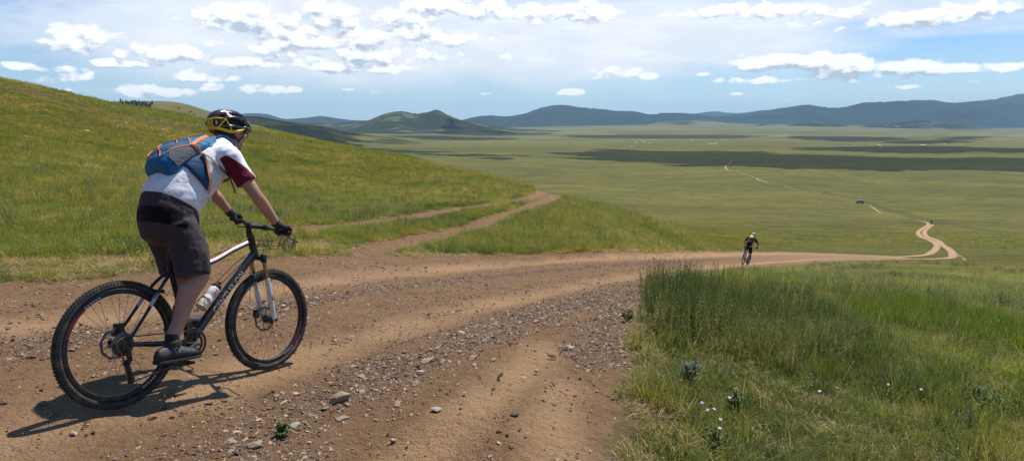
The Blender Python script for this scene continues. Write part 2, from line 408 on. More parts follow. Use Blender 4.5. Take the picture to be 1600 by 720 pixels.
# ------------------------------------------------------------------ ground material (soil, stones, turf, far steppe)
def ground_material():
    m, n, b = mat('steppe_ground', rough=.95, spec=.15)
    pos = n.new('ShaderNodeNewGeometry').outputs['Position']
    sep = n.new('ShaderNodeSeparateXYZ'); n.link(pos, sep.inputs[0])
    dist = n.vmath('LENGTH', pos)
    road = n.attr('road'); pack = n.attr('pack'); loose = n.attr('loose'); dry = n.attr('dry'); green = n.attr('green')
    n1 = n.noise(pos, .35, 5); n2 = n.noise(pos, 2.3, 5, .6); n3 = n.noise(pos, 14, 6, .65); n4 = n.noise(pos, 70, 4, .6)
    n5 = n.noise(pos, 260, 3, .6)
    # --- soil
    soilA = (.215, .122, .054); soilB = (.50, .310, .155); soilC = (.115, .066, .034)
    pk = n.math('ADD', n.math('MULTIPLY', pack, .65), n.math('MULTIPLY', n.math('SUBTRACT', n2, .5), 1.0), clamp=True)
    soil = n.mix(pk, soilA, soilB)
    lz = n.math('MULTIPLY', n.math('SUBTRACT', n.math('ADD', loose, n.math('MULTIPLY', n.math('SUBTRACT', n3, .5), 1.6)), .25), .9, clamp=True)
    soil = n.mix(n.math('MULTIPLY', lz, .55), soil, soilC)
    soil = n.mix(n.ramp(n1, .42, .62), soil, n.mix(.22, soil, (.20, .115, .065)))
    soil = n.mix(n.math('MULTIPLY', n.ramp(n3, .35, .72), .30), soil, (.40, .27, .175))
    grit = n.voro(pos, 95, out='Distance'); gritc = n.voro(pos, 95, out='Color')
    gsep = n.new('ShaderNodeSeparateColor'); n.link(gritc, gsep.inputs[0])
    amount = n.math('ADD', .10, n.math('MULTIPLY', loose, .35))
    isg = n.math('MULTIPLY', n.math('LESS_THAN', gsep.outputs[0], amount), n.ramp(grit, .45, .32))
    gcol = n.mix(gsep.outputs[1], (.15, .095, .07), (.47, .36, .27))
    near = n.ramp(dist, 22, 7)
    soil = n.mix(n.math('MULTIPLY', isg, near), soil, gcol)
    soil = n.mix(n.math('MULTIPLY', n.ramp(n5, .50, .72), .35), soil, (.13, .075, .05))
    crackd = n.voro(n.vmath('ADD', pos, n.vmath('SCALE', n.noise(pos, 9, 3, out=1), sc=.05)), 16, 'DISTANCE_TO_EDGE')
    cr = n.math('MULTIPLY', n.ramp(crackd, .055, .015), n.math('MULTIPLY', n.ramp(n.noise(pos, 2.0, 2), .40, .52), n.ramp(n.vmath('DISTANCE', pos, (-2.2, 3.35, -1.66)), 0.95, .6)))
    cr = n.math('MULTIPLY', cr, .55)
    soil = n.mix(n.math('MULTIPLY', cr, .55), soil, (.10, .055, .035))
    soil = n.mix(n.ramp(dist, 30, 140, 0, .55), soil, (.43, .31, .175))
    # --- turf, seen between the blades and beyond them
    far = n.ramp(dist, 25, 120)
    tA = n.mix(n.ramp(n2, .32, .68), (.060, .056, .017), (.135, .100, .042))
    tA = n.mix(n.math('MULTIPLY', n.ramp(n3, .48, .72), .6), tA, (.185, .150, .062))
    tA = n.mix(n.math('MULTIPLY', n.ramp(n4, .5, .7), .4), tA, (.045, .050, .012))
    # stretched patches on the plain
    sc = n.new('ShaderNodeMapping'); n.link(pos, sc.inputs[0]); sc.inputs['Scale'].default_value = (.5, 1.0, 1)
    p1 = n.noise(sc.outputs[0], .0035, 8, .68); p2 = n.noise(sc.outputs[0], .035, 6, .68); p3 = n.noise(sc.outputs[0], .22, 5, .7); p4 = n.noise(sc.outputs[0], 1.1, 4, .7)
    tB = n.mix(n.ramp(p1, .36, .62), (.105, .108, .014), (.175, .155, .026))
    tB = n.mix(n.math('MULTIPLY', n.ramp(p2, .42, .66), .75), tB, (.060, .070, .012))
    tB = n.mix(n.math('MULTIPLY', n.ramp(p3, .44, .66), .75), tB, (.048, .058, .010))
    tB = n.mix(n.math('MULTIPLY', n.ramp(p4, .48, .68), .50), tB, (.17, .14, .045))
    dk = n.noise(sc.outputs[0], .10, 5, .8)
    tB = n.mix(n.math('MULTIPLY', n.ramp(dk, .54, .63), .65), tB, (.035, .042, .014))
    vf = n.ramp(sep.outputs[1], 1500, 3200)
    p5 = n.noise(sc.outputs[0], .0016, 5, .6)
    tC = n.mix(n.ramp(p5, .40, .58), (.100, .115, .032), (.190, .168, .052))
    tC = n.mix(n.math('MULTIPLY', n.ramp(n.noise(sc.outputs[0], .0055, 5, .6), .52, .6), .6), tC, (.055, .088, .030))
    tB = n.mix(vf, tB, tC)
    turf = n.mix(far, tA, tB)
    turf = n.mix(n.math('MULTIPLY', green, .6), turf, (.035, .055, .016))
    nearedge = n.math('MULTIPLY', n.ramp(road, -.55, -.02), n.ramp(dist, 40, 20))
    dry = n.math('MAXIMUM', dry, n.math('MULTIPLY', nearedge, .7))
    ds = n.math('MULTIPLY', n.math('ADD', dry, n.math('MULTIPLY', n.math('SUBTRACT', n3, .5), 1.2), clamp=True), .75)
    turf = n.mix(ds, turf, n.mix(n.ramp(n2, .4, .6), (.27, .175, .09), (.21, .155, .065)))
    # --- border, ragged
    width = n.ramp(dist, 3, 60, .05, .35)
    edge = n.math('ADD', road, n.math('MULTIPLY', n.math('SUBTRACT', n3, .5), n.ramp(dist, 3, 60, .30, .0)))
    k = n.math('DIVIDE', edge, width)
    k = n.ramp(k, -.5, .5)
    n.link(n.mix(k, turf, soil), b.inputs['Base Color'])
    # --- bump
    hgt = n.math('ADD', n.math('MULTIPLY', n3, .065), n.math('MULTIPLY', n4, .026))
    hgt = n.math('ADD', hgt, n.math('MULTIPLY', n5, .004))
    hgt = n.math('ADD', hgt, n.math('MULTIPLY', isg, .006))
    hgt = n.math('SUBTRACT', hgt, n.math('MULTIPLY', cr, .006))
    hgt = n.math('ADD', hgt, n.math('MULTIPLY', n.math('MULTIPLY', n.math('ADD', p3, p4), .45), n.math('MULTIPLY', far, n.math('SUBTRACT', 1, k))))
    hgt = n.math('ADD', hgt, n.math('MULTIPLY', n2, n.ramp(dist, 10, 50, .02, .12)))
    bn = n.new('ShaderNodeBump'); bn.inputs['Strength'].default_value = 1.0; bn.inputs['Distance'].default_value = 1.0
    n.link(hgt, bn.inputs['Height']); n.link(bn.outputs[0], b.inputs['Normal'])
    return m
M_GROUND = ground_material()
ground = link_mesh('ground', sub_mesh('ground', quads[~isroad]), M_GROUND, angle=180); tag(ground, kind='structure')
road_near = isroad & ~far_track; road_far = isroad & far_track
o = link_mesh('dirt_road', sub_mesh('dirt_road', quads[road_near], fan), M_GROUND, angle=180); tag(o, kind='structure')
o = link_mesh('dirt_track', sub_mesh('dirt_track', quads[road_far]), M_GROUND, angle=180); tag(o, kind='structure')

# ------------------------------------------------------------------ hills and mountains: ridges with real spurs
def hill_material(name, grass, grass2, forest, amount, fscale, rock=None):
    m, n, b = mat(name, rough=1, spec=.05)
    pos = n.new('ShaderNodeNewGeometry').outputs['Position']
    nz = n.new('ShaderNodeSeparateXYZ'); n.link(n.new('ShaderNodeNewGeometry').outputs['Normal'], nz.inputs[0])
    g = n.mix(n.ramp(n.noise(pos, fscale*1.7, 6, .6), .35, .65), grass, grass2)
    f = n.noise(pos, fscale, 8, .68)
    th = .5-amount*.3+.03
    n.link(n.mix(n.ramp(f, th-.03, th+.03), g, forest), b.inputs['Base Color'])
    bn = n.new('ShaderNodeBump'); bn.inputs['Strength'].default_value = .6; bn.inputs['Distance'].default_value = .02/fscale
    n.link(n.noise(pos, fscale*8, 6, .7), bn.inputs['Height']); n.link(bn.outputs[0], b.inputs['Normal'])
    return m
M_HA = hill_material('near_hill', (.130, .122, .040), (.17, .15, .058), (.055, .06, .022), -.2, .004)
M_HB = hill_material('ridge_grass', (.115, .112, .036), (.15, .135, .048), (.05, .058, .022), -.1, .004)
M_HD = hill_material('peak_grass', (.105, .115, .05), (.15, .15, .07), (.040, .055, .032), .25, .0026)
M_HE = hill_material('forest_mountain', (.075, .105, .060), (.12, .14, .075), (.026, .044, .036), .85, .0016)
M_HG = hill_material('low_hill', (.15, .16, .075), (.19, .185, .09), (.055, .075, .04), .0, .001)
M_HH = hill_material('low_forest', (.13, .15, .07), (.19, .19, .10), (.022, .036, .020), .35, .0026)
def ridge(name, crest, D, wf, wb, mt, base=-97, spur=.25, nf=6, seed=0, rough=.06, n=None):
    P = sm(np.array(crest, float), 10); P = P[np.argsort(P[:, 0])]
    L = P[-1, 0]-P[0, 0]; nu = int(n or max(60, L*1.1)); nt = 70
    u = np.linspace(P[0, 0], P[-1, 0], nu); cy = np.interp(u, P[:, 0], P[:, 1])
    azd = (u-800)/FPX
    t = np.concatenate([np.linspace(-1, 0, 46), np.linspace(0, 1, nt-45)[1:]])
    U, T = np.meshgrid(u, t, indexing='ij'); A = (U-800)/FPX
    s_u = U/FPX*D/(wf*nf/6)                                  # metres along / spur size
    top = D*(HORIZON-cy)/FPX*np.sqrt(1+azd**2)*0 + D*(HORIZON-cy)/FPX
    endf = np.clip(np.minimum(np.arange(nu), np.arange(nu)[::-1])/(nu*.08), 0, 1)**.7
    sp = 1-np.abs(fbm(s_u*1.0+.7*T, T*1.3+seed, 5, seed))*2.2
    tt = np.where(T < 0, np.abs(T)**(1.0), np.abs(T))
    mod = 1+spur*(sp-.35)*np.sin(np.pi*np.clip(tt, 0, 1))*1.6
    pr = np.where(T < 0, (1-tt**1.15), 1-tt**1.5)
    pr = np.clip(pr, 0, 1)**1.12 * mod
    Hh = (top-base)[:, None]*pr*endf[:, None]
    Hh += rough*(top-base)[:, None]*fbm(s_u*4, T*5+seed, 4, seed+5)*np.clip(tt*3, 0, 1)*(1-tt)
    dist = D + np.where(T < 0, T*wf, T*wb)
    Y = dist; X = A*dist; Z = base-6+Hh+6*pr
    V = np.stack([X, Y, Z], -1).reshape(-1, 3)
    ntt = len(t); i, j = np.meshgrid(np.arange(nu-1), np.arange(ntt-1), indexing='ij')
    F = np.stack([i*ntt+j, (i+1)*ntt+j, (i+1)*ntt+j+1, i*ntt+j+1], -1).reshape(-1, 4)
    me = bpy.data.meshes.new(name); me.from_pydata(V.tolist(), [], F.tolist()); me.update()
    o = link_mesh(name, me, mt, angle=180); tag(o, kind='structure')
    return lambda px, k: (np.interp(px, u, cy))
hillA_D = 1500.
ridge('hill', [(60,176),(110,168),(150,163),(185,161),(215,159.5),(250,159),(280,160),(305,165),(330,173),(350,179),(375,188),(410,197),(450,206),(490,214)], hillA_D, 420, 500, M_HA, base=-70, spur=.10, seed=3, n=220)
ridge('hill', [(250,200),(300,190),(350,184),(385,182.5),(410,182.5),(440,188),(470,192),(500,196),(520,199),(540,205),(580,210),(620,214),(680,219)], 2300., 900, 900, M_HB, base=-82, spur=.10, seed=5, n=300)
ridge('mountain', [(300,182),(350,180),(400,178.5),(425,180),(450,186),(480,184.5),(505,182),(530,185.5),(555,188.5),(590,190),(640,196)], 11500., 2500, 2500, M_HE, spur=.35, seed=7, n=260)
ridge('hill', [(440,200),(480,193),(510,191.5),(530,193),(550,191),(575,189),(600,189),(640,196)], 7000., 1300, 1500, M_HH, spur=.4, seed=8, n=200)
ridge('hill', [(470,206),(520,203),(545,199),(565,195),(590,187),(608,181.5),(622,179),(638,179.5),(655,182),(668,179.5),(680,176.5),(690,178),(705,183),(730,190),(765,197),(800,201),(850,204),(920,207)], 5000., 1150, 900, M_HD, spur=.5, seed=19, rough=.10, n=420)
ridge('mountain', [(680,192),(710,186),(740,181.5),(765,182.5),(790,184),(820,180),(850,171.5),(880,169.5),(920,173),(950,174.5),(985,176.5),(1012,181),(1030,179),(1060,180),(1085,181),(1115,183.5),(1150,181),(1190,176),(1215,172),(1250,168.5),(1275,171),(1300,172.5),(1340,165),(1375,164),(1420,163),(1450,162),(1480,162.5),(1510,159),(1550,156),(1580,153),(1620,151),(1700,149),(1800,152)], 11000., 2600, 2600, M_HE, spur=.55, seed=13, rough=.13, n=900)
ridge('mountain', [(1020,184),(1060,181),(1080,178.5),(1110,175),(1130,177),(1150,177.5),(1170,175),(1185,173),(1200,174),(1225,175.5),(1260,180),(1300,184)], 17000., 2500, 2500, M_HE, spur=.3, seed=15, n=200)
ridge('hill', [(960,199),(1000,195),(1030,191),(1060,189.5),(1085,188),(1110,190),(1140,193),(1180,194.5),(1230,197),(1290,200)], 8600., 900, 900, M_HG, spur=.35, seed=17, n=240)
ridge('hill', [(1120,202),(1150,200),(1175,196),(1190,194.5),(1215,197),(1240,194),(1270,191),(1290,193),(1320,197),(1350,200)], 7600., 500, 800, M_HH, spur=.4, seed=21, n=200)
ridge('hill', [(1300,203),(1330,198),(1380,193),(1410,190),(1432,187.5),(1450,190),(1475,194),(1500,197),(1540,200)], 7300., 600, 900, M_HH, spur=.4, seed=23, n=220)
ridge('hill', [(820,198),(850,196),(880,195),(910,196),(950,195),(990,192),(1020,191),(1050,195)], 9300., 500, 600, M_HH, spur=.4, seed=25, n=200)
ridge('hill', [(1480,218),(1520,213),(1560,210.5),(1600,209),(1660,208),(1720,212)], 3600., 700, 900, M_HG, base=-86, spur=.2, seed=29, n=150)

# ------------------------------------------------------------------ sun, sky
SUN_AZ, SUN_EL = 34.0, 61.0      # azimuth measured from the view direction (+Y) towards +X
sd = bpy.data.lights.new('sun', 'SUN'); so = bpy.data.objects.new('sun', sd); COL.objects.link(so)
sd.energy = 5.0; sd.angle = R_(.53); sd.color = (1, .945, .86)
SDIR = Vector((math.sin(R_(SUN_AZ))*math.cos(R_(SUN_EL)), math.cos(R_(SUN_AZ))*math.cos(R_(SUN_EL)), math.sin(R_(SUN_EL))))
so.rotation_euler = SDIR.to_track_quat('Z', 'Y').to_euler()
w = bpy.data.worlds.new('World'); SC.world = w; w.use_nodes = True
W_ = NT(w.node_tree); bg = w.node_tree.nodes['Background']
STR = .10
sky = W_.new('ShaderNodeTexSky'); sky.sky_type = 'NISHITA'; sky.sun_disc = False
sky.sun_elevation = R_(SUN_EL); sky.sun_rotation = R_(SUN_AZ); sky.altitude = 1300; sky.air_density = 1.2; sky.dust_density = .3; sky.ozone_density = 1.5
g = W_.new('ShaderNodeTexCoord').outputs['Generated']
s3 = W_.new('ShaderNodeSeparateXYZ'); W_.link(W_.vmath('NORMALIZE', g), s3.inputs[0])
AZn = W_.math('ARCTAN2', s3.outputs[0], s3.outputs[1]); ELn = W_.math('ARCSINE', s3.outputs[2])
def vecc(x, y, z=0):
    c = W_.new('ShaderNodeCombineXYZ'); W_.val(c.inputs[0], x); W_.val(c.inputs[1], y); W_.val(c.inputs[2], z); return c.outputs[0]
def pxdir(px, py):
    r = ray(px, py); L = np.linalg.norm(r); return math.atan2(r[0], r[1]), math.asin(r[2]/L)
# cloud deck coordinate: rows of cloud crowd together towards the horizon as on a flat deck
elc = W_.math('MAXIMUM', ELn, .004)
persp = W_.math('DIVIDE', 1.0, W_.math('ADD', elc, .05))
# cumulus: (px, py, half width px, half height px, strength)
CU = [(130,50,42,24,1.0),(85,48,16,7,.8),(167,96,17,8,1.0),(185,83,9,5,.8),(265,78,48,15,1.0),(22,101,26,7,.9),(90,120,70,11,.55),(150,138,60,9,.6),(250,140,80,11,.8),(300,117,60,10,.95),(325,132,28,9,.8),
      (420,137,42,8,.8),(459,137,14,6,.9),(453,154,12,3,.7),(380,22,75,24,1.0),(450,42,80,22,.9),(520,18,55,24,1.0),(430,75,60,14,.8),(480,88,60,14,.8),(560,78,46,18,.9),(600,82,28,14,.8),(650,68,46,26,.85),(700,88,50,13,.6),(793,78,30,15,.5),
      (545,138,16,4,.8),(600,140,50,7,.6),(650,136,40,7,.5),(760,145,16,4,.85),(700,6,60,14,1.0),(760,12,80,16,.9),(870,14,80,17,.9),(930,10,60,20,.8),(890,43,30,8,.5),(893,142,28,6,.95),(880,100,55,8,.45),(960,112,80,13,.6),(1000,118,60,9,.6),(1095,115,16,4,.7),
      (1100,18,90,16,.7),(1200,12,80,16,.8),(1300,18,70,16,.8),(1380,30,70,11,.8),(1450,22,90,12,.85),(1540,10,80,12,.8),(1590,5,50,14,.8),
      (1240,92,82,15,1.1),(1325,95,46,22,1.1),(1430,102,72,13,1.05),(1200,123,70,8,.95),(1270,118,60,9,.8),(1330,118,40,8,.7),(1560,102,60,8,1.0),(1420,134,24,4,.8),(1150,146,14,3,.8),(1031,152,18,3,.7),(1180,155,22,4,.5),(1230,156,24,3,.5),(1530,126,20,4,.7),(1565,124,10,4,.7),(620,25,60,20,.9),(300,30,50,16,.6),(480,60,70,16,1.05),(560,50,60,18,1.0),(640,45,60,16,.9),(400,95,60,12,.9),(520,100,70,10,.95),(600,105,60,8,.85),(340,60,50,14,.7),(720,60,60,14,.7),(30,140,60,8,.8),(60,105,40,6,.7),(215,100,50,8,.7)]
def blobs(A, E):
    s = 0.0
    for px, py, hw, hh, k in CU:
        a0, e0 = pxdir(px, py+hh*.35)
        cs = math.cos(a0)
        sx = FPX/(hw*1.15)/1.0; sy = FPX/(hh*1.1)
        v = W_.vmath('MULTIPLY', W_.vmath('SUBTRACT', vecc(A, E), (a0, e0, 0)), (sx/(cs*cs) if False else sx, sy, 0))
        d = W_.vmath('LENGTH', v)
        q = W_.math('MULTIPLY', W_.ramp(d, 1.7, 0, interp='SMOOTHSTEP'), k)
        s = q if s == 0.0 else W_.math('MAXIMUM', s, q)
    return s
def cumulus(A, E, cov):
    p = vecc(W_.math('MULTIPLY', A, 1.0), W_.math('MULTIPLY', E, 1.75), 0)
    warpn = W_.vmath('SCALE', W_.vmath('SUBTRACT', W_.noise(p, 26, 5, .6, out=1), (.5, .5, .5)), sc=.032)
    q = W_.vmath('ADD', p, warpn)
    nb = W_.noise(q, 12, 9, .56)
    bil = W_.voro(q, 38, 'SMOOTH_F1', smooth=.4)
    bil2 = W_.voro(q, 95, 'SMOOTH_F1', smooth=.4)
    f = W_.math('ADD', W_.math('MULTIPLY', nb, .95), W_.math('SUBTRACT', .30, W_.math('ADD', W_.math('MULTIPLY', bil, .42), W_.math('MULTIPLY', bil2, .20))))
    return W_.math('ADD', W_.math('MULTIPLY', f, 1.0), W_.math('SUBTRACT', W_.math('MULTIPLY', cov, .74), .86))
cov = blobs(AZn, ELn)
d0 = cumulus(AZn, ELn, cov)
EL1 = W_.math('ADD', ELn, .010); cov1 = blobs(AZn, EL1)
d1 = cumulus(W_.math('ADD', AZn, .003), EL1, cov1)
alpha_c = W_.ramp(d0, -.05, .17)
# light side up, grey belly below; thick middles darker (they are lit from above and behind)
shade = W_.math('MULTIPLY', W_.math('SUBTRACT', d0, d1), 1.5)
thick = W_.ramp(d0, .10, .42)
fine = W_.noise(vecc(AZn, W_.math('MULTIPLY', ELn, 1.8)), 48, 6, .62)
lum = W_.math('SUBTRACT', W_.math('ADD', .80, shade), W_.math('MULTIPLY', thick, .08))
lum = W_.math('ADD', lum, W_.math('MULTIPLY', W_.math('SUBTRACT', fine, .5), 1.0))
lum = W_.math('MINIMUM', W_.math('MAXIMUM', lum, .46), 1.0)
ccol = W_.mix(W_.ramp(lum, .50, .92, interp='LINEAR'), (.50, .59, .71), (1.08, 1.09, 1.10))
# high veil
pv = W_.vmath('MULTIPLY', vecc(W_.math('MULTIPLY', AZn, 1), W_.math('MULTIPLY', ELn, 3.6), 0), (1, 1, 1))
veil = W_.noise(W_.vmath('ADD', pv, W_.vmath('SCALE', W_.noise(pv, 5, 3, out=1), sc=.12)), 4.2, 8, .62)
VE = [(520,50,420,80,1.1),(900,60,440,66,1.15),(250,30,260,45,.55),(1150,60,260,30,.8),(1400,55,220,9,.55),(1500,70,120,5,.5),(60,80,120,16,.5),(650,118,260,18,.7),(300,100,160,20,.45),(1250,20,420,22,1.0),(1520,40,160,16,.85),(880,128,200,10,.4),(60,40,90,7,.5)]
vc = 0.0
for px, py, hw, hh, k in VE:
    a0, e0 = pxdir(px, py)
    d = W_.vmath('LENGTH', W_.vmath('MULTIPLY', W_.vmath('SUBTRACT', vecc(AZn, ELn), (a0, e0, 0)), (FPX/(hw*1.1), FPX/(hh*1.15), 0)))
    q = W_.math('MULTIPLY', W_.ramp(d, 1.5, .35), k); vc = q if vc == 0.0 else W_.math('MAXIMUM', vc, q)
above = W_.ramp(ELn, .19, .45)
vc = W_.math('MAXIMUM', vc, W_.math('MULTIPLY', above, .25))
va = W_.math('MULTIPLY', W_.ramp(W_.math('ADD', veil, W_.math('MULTIPLY', W_.math('SUBTRACT', vc, .5), .60)),   .42, .76), W_.math('ADD', .12, W_.math('MULTIPLY', vc, .76)))
vcol = W_.mix(W_.ramp(W_.noise(pv, 9, 5, .6), .35, .7), (.78, .85, .94), (.93, .96, 1.0))
K = 1/STR
def sc_(c): return W_.vmath('SCALE', c, sc=K)
tintd = W_.vmath('MULTIPLY', sky.outputs[0], (.68, .86, 1.14))
tintd = W_.mix(W_.math('MULTIPLY', W_.ramp(ELn, .10, .0), .45), tintd, sc_(W_.vmath('ADD', vecc(.60, .84, 1.0), (0, 0, 0))))
c = W_.mix(va, tintd, sc_(vcol))
c = W_.mix(W_.math('MULTIPLY', alpha_c, W_.ramp(ELn, -.02, .01)), c, sc_(ccol))
W_.link(c, bg.inputs['Color']); bg.inputs['Strength'].default_value = STR
w.cycles.sampling_method = 'MANUAL'; w.cycles.sample_map_resolution = 512

# ------------------------------------------------------------------ clouds overhead: they throw the shadows that lie on the valley
def cloud_material():
    m, n, b = mat('cloud_white', (.85, .86, .88), 1.0, spec=0)
    return m
M_CL = cloud_material()
for _tr in [M_CL.node_tree]:
    _t = _tr.nodes.new('ShaderNodeBsdfTransparent'); _m = _tr.nodes.new('ShaderNodeMixShader'); _m.inputs[0].default_value = .50
    _tr.links.new(_tr.nodes['Principled BSDF'].outputs[0], _m.inputs[1]); _tr.links.new(_t.outputs[0], _m.inputs[2]); _tr.links.new(_m.outputs[0], _tr.nodes['Material Output'].inputs['Surface'])
def cloud(shadow_px, Hc, seed, thick=.25):
    P = []
    for px, py in sm(np.array(shadow_px, float), 5, closed=True):
        if py > 700: x, y = (px-800)/FPX*py, py          # (column, metres away)
        else: x, y = unproj(px, py)
        z = float(gz(x, y)[0]); t = (Hc-z)/SDIR.z
        P.append((x+SDIR.x*t, y+SDIR.y*t))
    P = np.array(P); lo = P.min(0); hi = P.max(0); pad = .12*(hi-lo)
    nx = 200; ny = 140
    xs = np.linspace(lo[0]-pad[0], hi[0]+pad[0], nx); ys = np.linspace(lo[1]-pad[1], hi[1]+pad[1], ny)
    X, Y = np.meshgrid(xs, ys, indexing='ij'); sz = min(hi-lo)
    sd_ = poly_sd(X.ravel(), Y.ravel(), P).reshape(X.shape)
    s1 = sd_ + .26*sz*fbm(X/sz*2.0, Y/sz*4.0, 6, seed, .72)
    keep = s1 > 0
    hgt = np.sqrt(np.clip(s1, 0, None)/sz)*sz*thick*(1+.8*fbm(X/sz*4, Y/sz*4, 5, seed+3))
    zt = Hc+np.clip(hgt, 0, None)+1; zb = Hc-np.clip(s1, 0, .1*sz)*.15-1
    ids = np.arange(nx*ny).reshape(nx, ny)
    kq = keep[:-1, :-1] & keep[1:, :-1] & keep[1:, 1:] & keep[:-1, 1:]
    a = ids[:-1, :-1][kq]; b_ = ids[1:, :-1][kq]; c_ = ids[1:, 1:][kq]; d_ = ids[:-1, 1:][kq]
    top = np.stack([a, b_, c_, d_], 1); bot = np.stack([d_, c_, b_, a], 1)+nx*ny
    V = np.concatenate([np.stack([X.ravel(), Y.ravel(), zt.ravel()], 1), np.stack([X.ravel(), Y.ravel(), zb.ravel()], 1)])
    # side walls
    from collections import Counter
    ed = {}
    for q in top:
        for k in range(4):
            e = (q[k], q[(k+1) % 4]); ed[e] = 1
    side = [(e[1], e[0], e[0]+nx*ny, e[1]+nx*ny) for e in ed if (e[1], e[0]) not in ed]
    F = np.concatenate([top, bot, np.array(side)]) if side else np.concatenate([top, bot])
    me = bpy.data.meshes.new('cloud'); me.from_pydata(V.tolist(), [], F.tolist()); me.update()
    bm = bmesh.new(); bm.from_mesh(me); bmesh.ops.delete(bm, geom=[v for v in bm.verts if not v.link_faces], context='VERTS'); bm.to_mesh(me); bm.free()
    o = link_mesh('cloud', me, M_CL, angle=180); tag(o, kind='structure')
cloud([(862,237),(930,234),(1000,235),(1060,237),(1120,236.5),(1200,240),(1300,243),(1400,246),(1500,247),(1680,248),(1680,268),(1500,267),(1400,267),(1300,265),(1200,262),(1100,259),(1040,254),(960,250),(900,244)], 900, 61)
cloud([(1250,231),(1350,228.5),(1450,228),(1560,231),(1680,233),(1680,239),(1560,238),(1450,240),(1350,237.5),(1280,235)], 1100, 62)
cloud([(870,230),(960,231),(1080,233),(1200,230),(1120,226),(1020,227.5),(930,227)], 1500, 63) if False else None
cloud([(880,212),(1000,210.5),(1150,211.5),(1200,214),(1080,216.5),(960,216),(900,215)], 1750, 64)
cloud([(1230,214),(1300,213),(1380,214),(1420,216),(1400,219.5),(1320,221),(1250,218)], 1600, 65)
cloud([(1380,221),(1440,217.5),(1510,213),(1560,214),(1545,218),(1480,223),(1420,224.5)], 1300, 66)
cloud([(320,1700),(400,1500),(500,1650),(560,2300),(450,2600),(330,2500)], 1400, 68)
cloud([(480,2900),(640,2600),(760,2500),(800,2900),(600,3500)], 1800, 67)
cloud([(400,2300),(500,1750),(600,1400),(700,1200),(810,1080),(800,1190),(700,1340),(600,1620),(500,2080)], 1000, 69)
cloud([(700,206),(800,207.5),(870,208),(830,211),(760,212),(700,210)], 1700, 70)

# ------------------------------------------------------------------ air
def haze():
    x0, x1, y0, y1, z0, z1 = -14500, 20000, -5000, 22000, -130, 460
    mb = MB(); mb.box(((x0+x1)/2, (y0+y1)/2, (z0+z1)/2), (x1-x0, y1-y0, z1-z0))
    m = bpy.data.materials.new('haze'); m.use_nodes = True; t = m.node_tree; t.nodes.clear()
    out = t.nodes.new('ShaderNodeOutputMaterial'); v = t.nodes.new('ShaderNodeVolumePrincipled')
    v.inputs['Color'].default_value = (.46, .75, 1.0, 1); v.inputs['Density'].default_value = HAZE; v.inputs['Anisotropy'].default_value = .1
    t.links.new(v.outputs[0], out.inputs['Volume'])
    o = mb.build('haze', m, smooth=False); tag(o, kind='stuff')
HAZE = 4.2e-5
haze()
SC.cycles.volume_max_steps = 64
SC.cycles.max_bounces = 6; SC.cycles.diffuse_bounces = 3; SC.cycles.glossy_bounces = 2; SC.cycles.transmission_bounces = 4; SC.cycles.transparent_max_bounces = 8; SC.cycles.volume_bounces = 0
SC.cycles.use_adaptive_sampling = True
SC.cycles.use_denoising = True
vs = SC.view_settings; vs.view_transform = 'Standard'; vs.look = 'None'; vs.exposure = .15; vs.gamma = 1
# ------------------------------------------------------------------ materials of the bikes
M_TYRE = simple('tyre_rubber', (.022, .020, .019), .8, var=.2, scale=25, bump=.3, bscale=300, dust=((.20, .14, .09), .55))
M_BLACK = simple('black_paint', (.012, .012, .015), .32, spec=.5, var=.2, dust=((.16, .12, .09), .25))
M_BLKM = simple('black_metal', (.020, .020, .021), .42, metal=.3, dust=((.16, .12, .09), .3))
M_BLKR = simple('black_rubber', (.016, .016, .017), .75, bump=.3, bscale=400)
M_STEEL = simple('steel', (.42, .41, .40), .38, metal=.9, dust=((.2, .15, .1), .3))
M_SPOKE = simple('spoke_steel', (.10, .10, .10), .45, metal=.7)
M_CASS = simple('cassette_steel', (.20, .18, .16), .45, metal=.8, dust=((.10, .075, .05), .6))
M_WHITE = simple('white_paint', (.74, .73, .72), .35, dust=((.40, .30, .22), .3))
M_RED = simple('red_paint', (.50, .02, .07), .35)
M_DRED = simple('dark_red_paint', (.16, .010, .018), .4)
M_GOLD = simple('bronze_stanchion', (.42, .27, .15), .25, metal=.85)
M_LET = simple('grey_lettering', (.46, .47, .48), .5)
M_WIRE = simple('yellow_wire', (.62, .42, .10), .4, metal=.2)
RW = .368
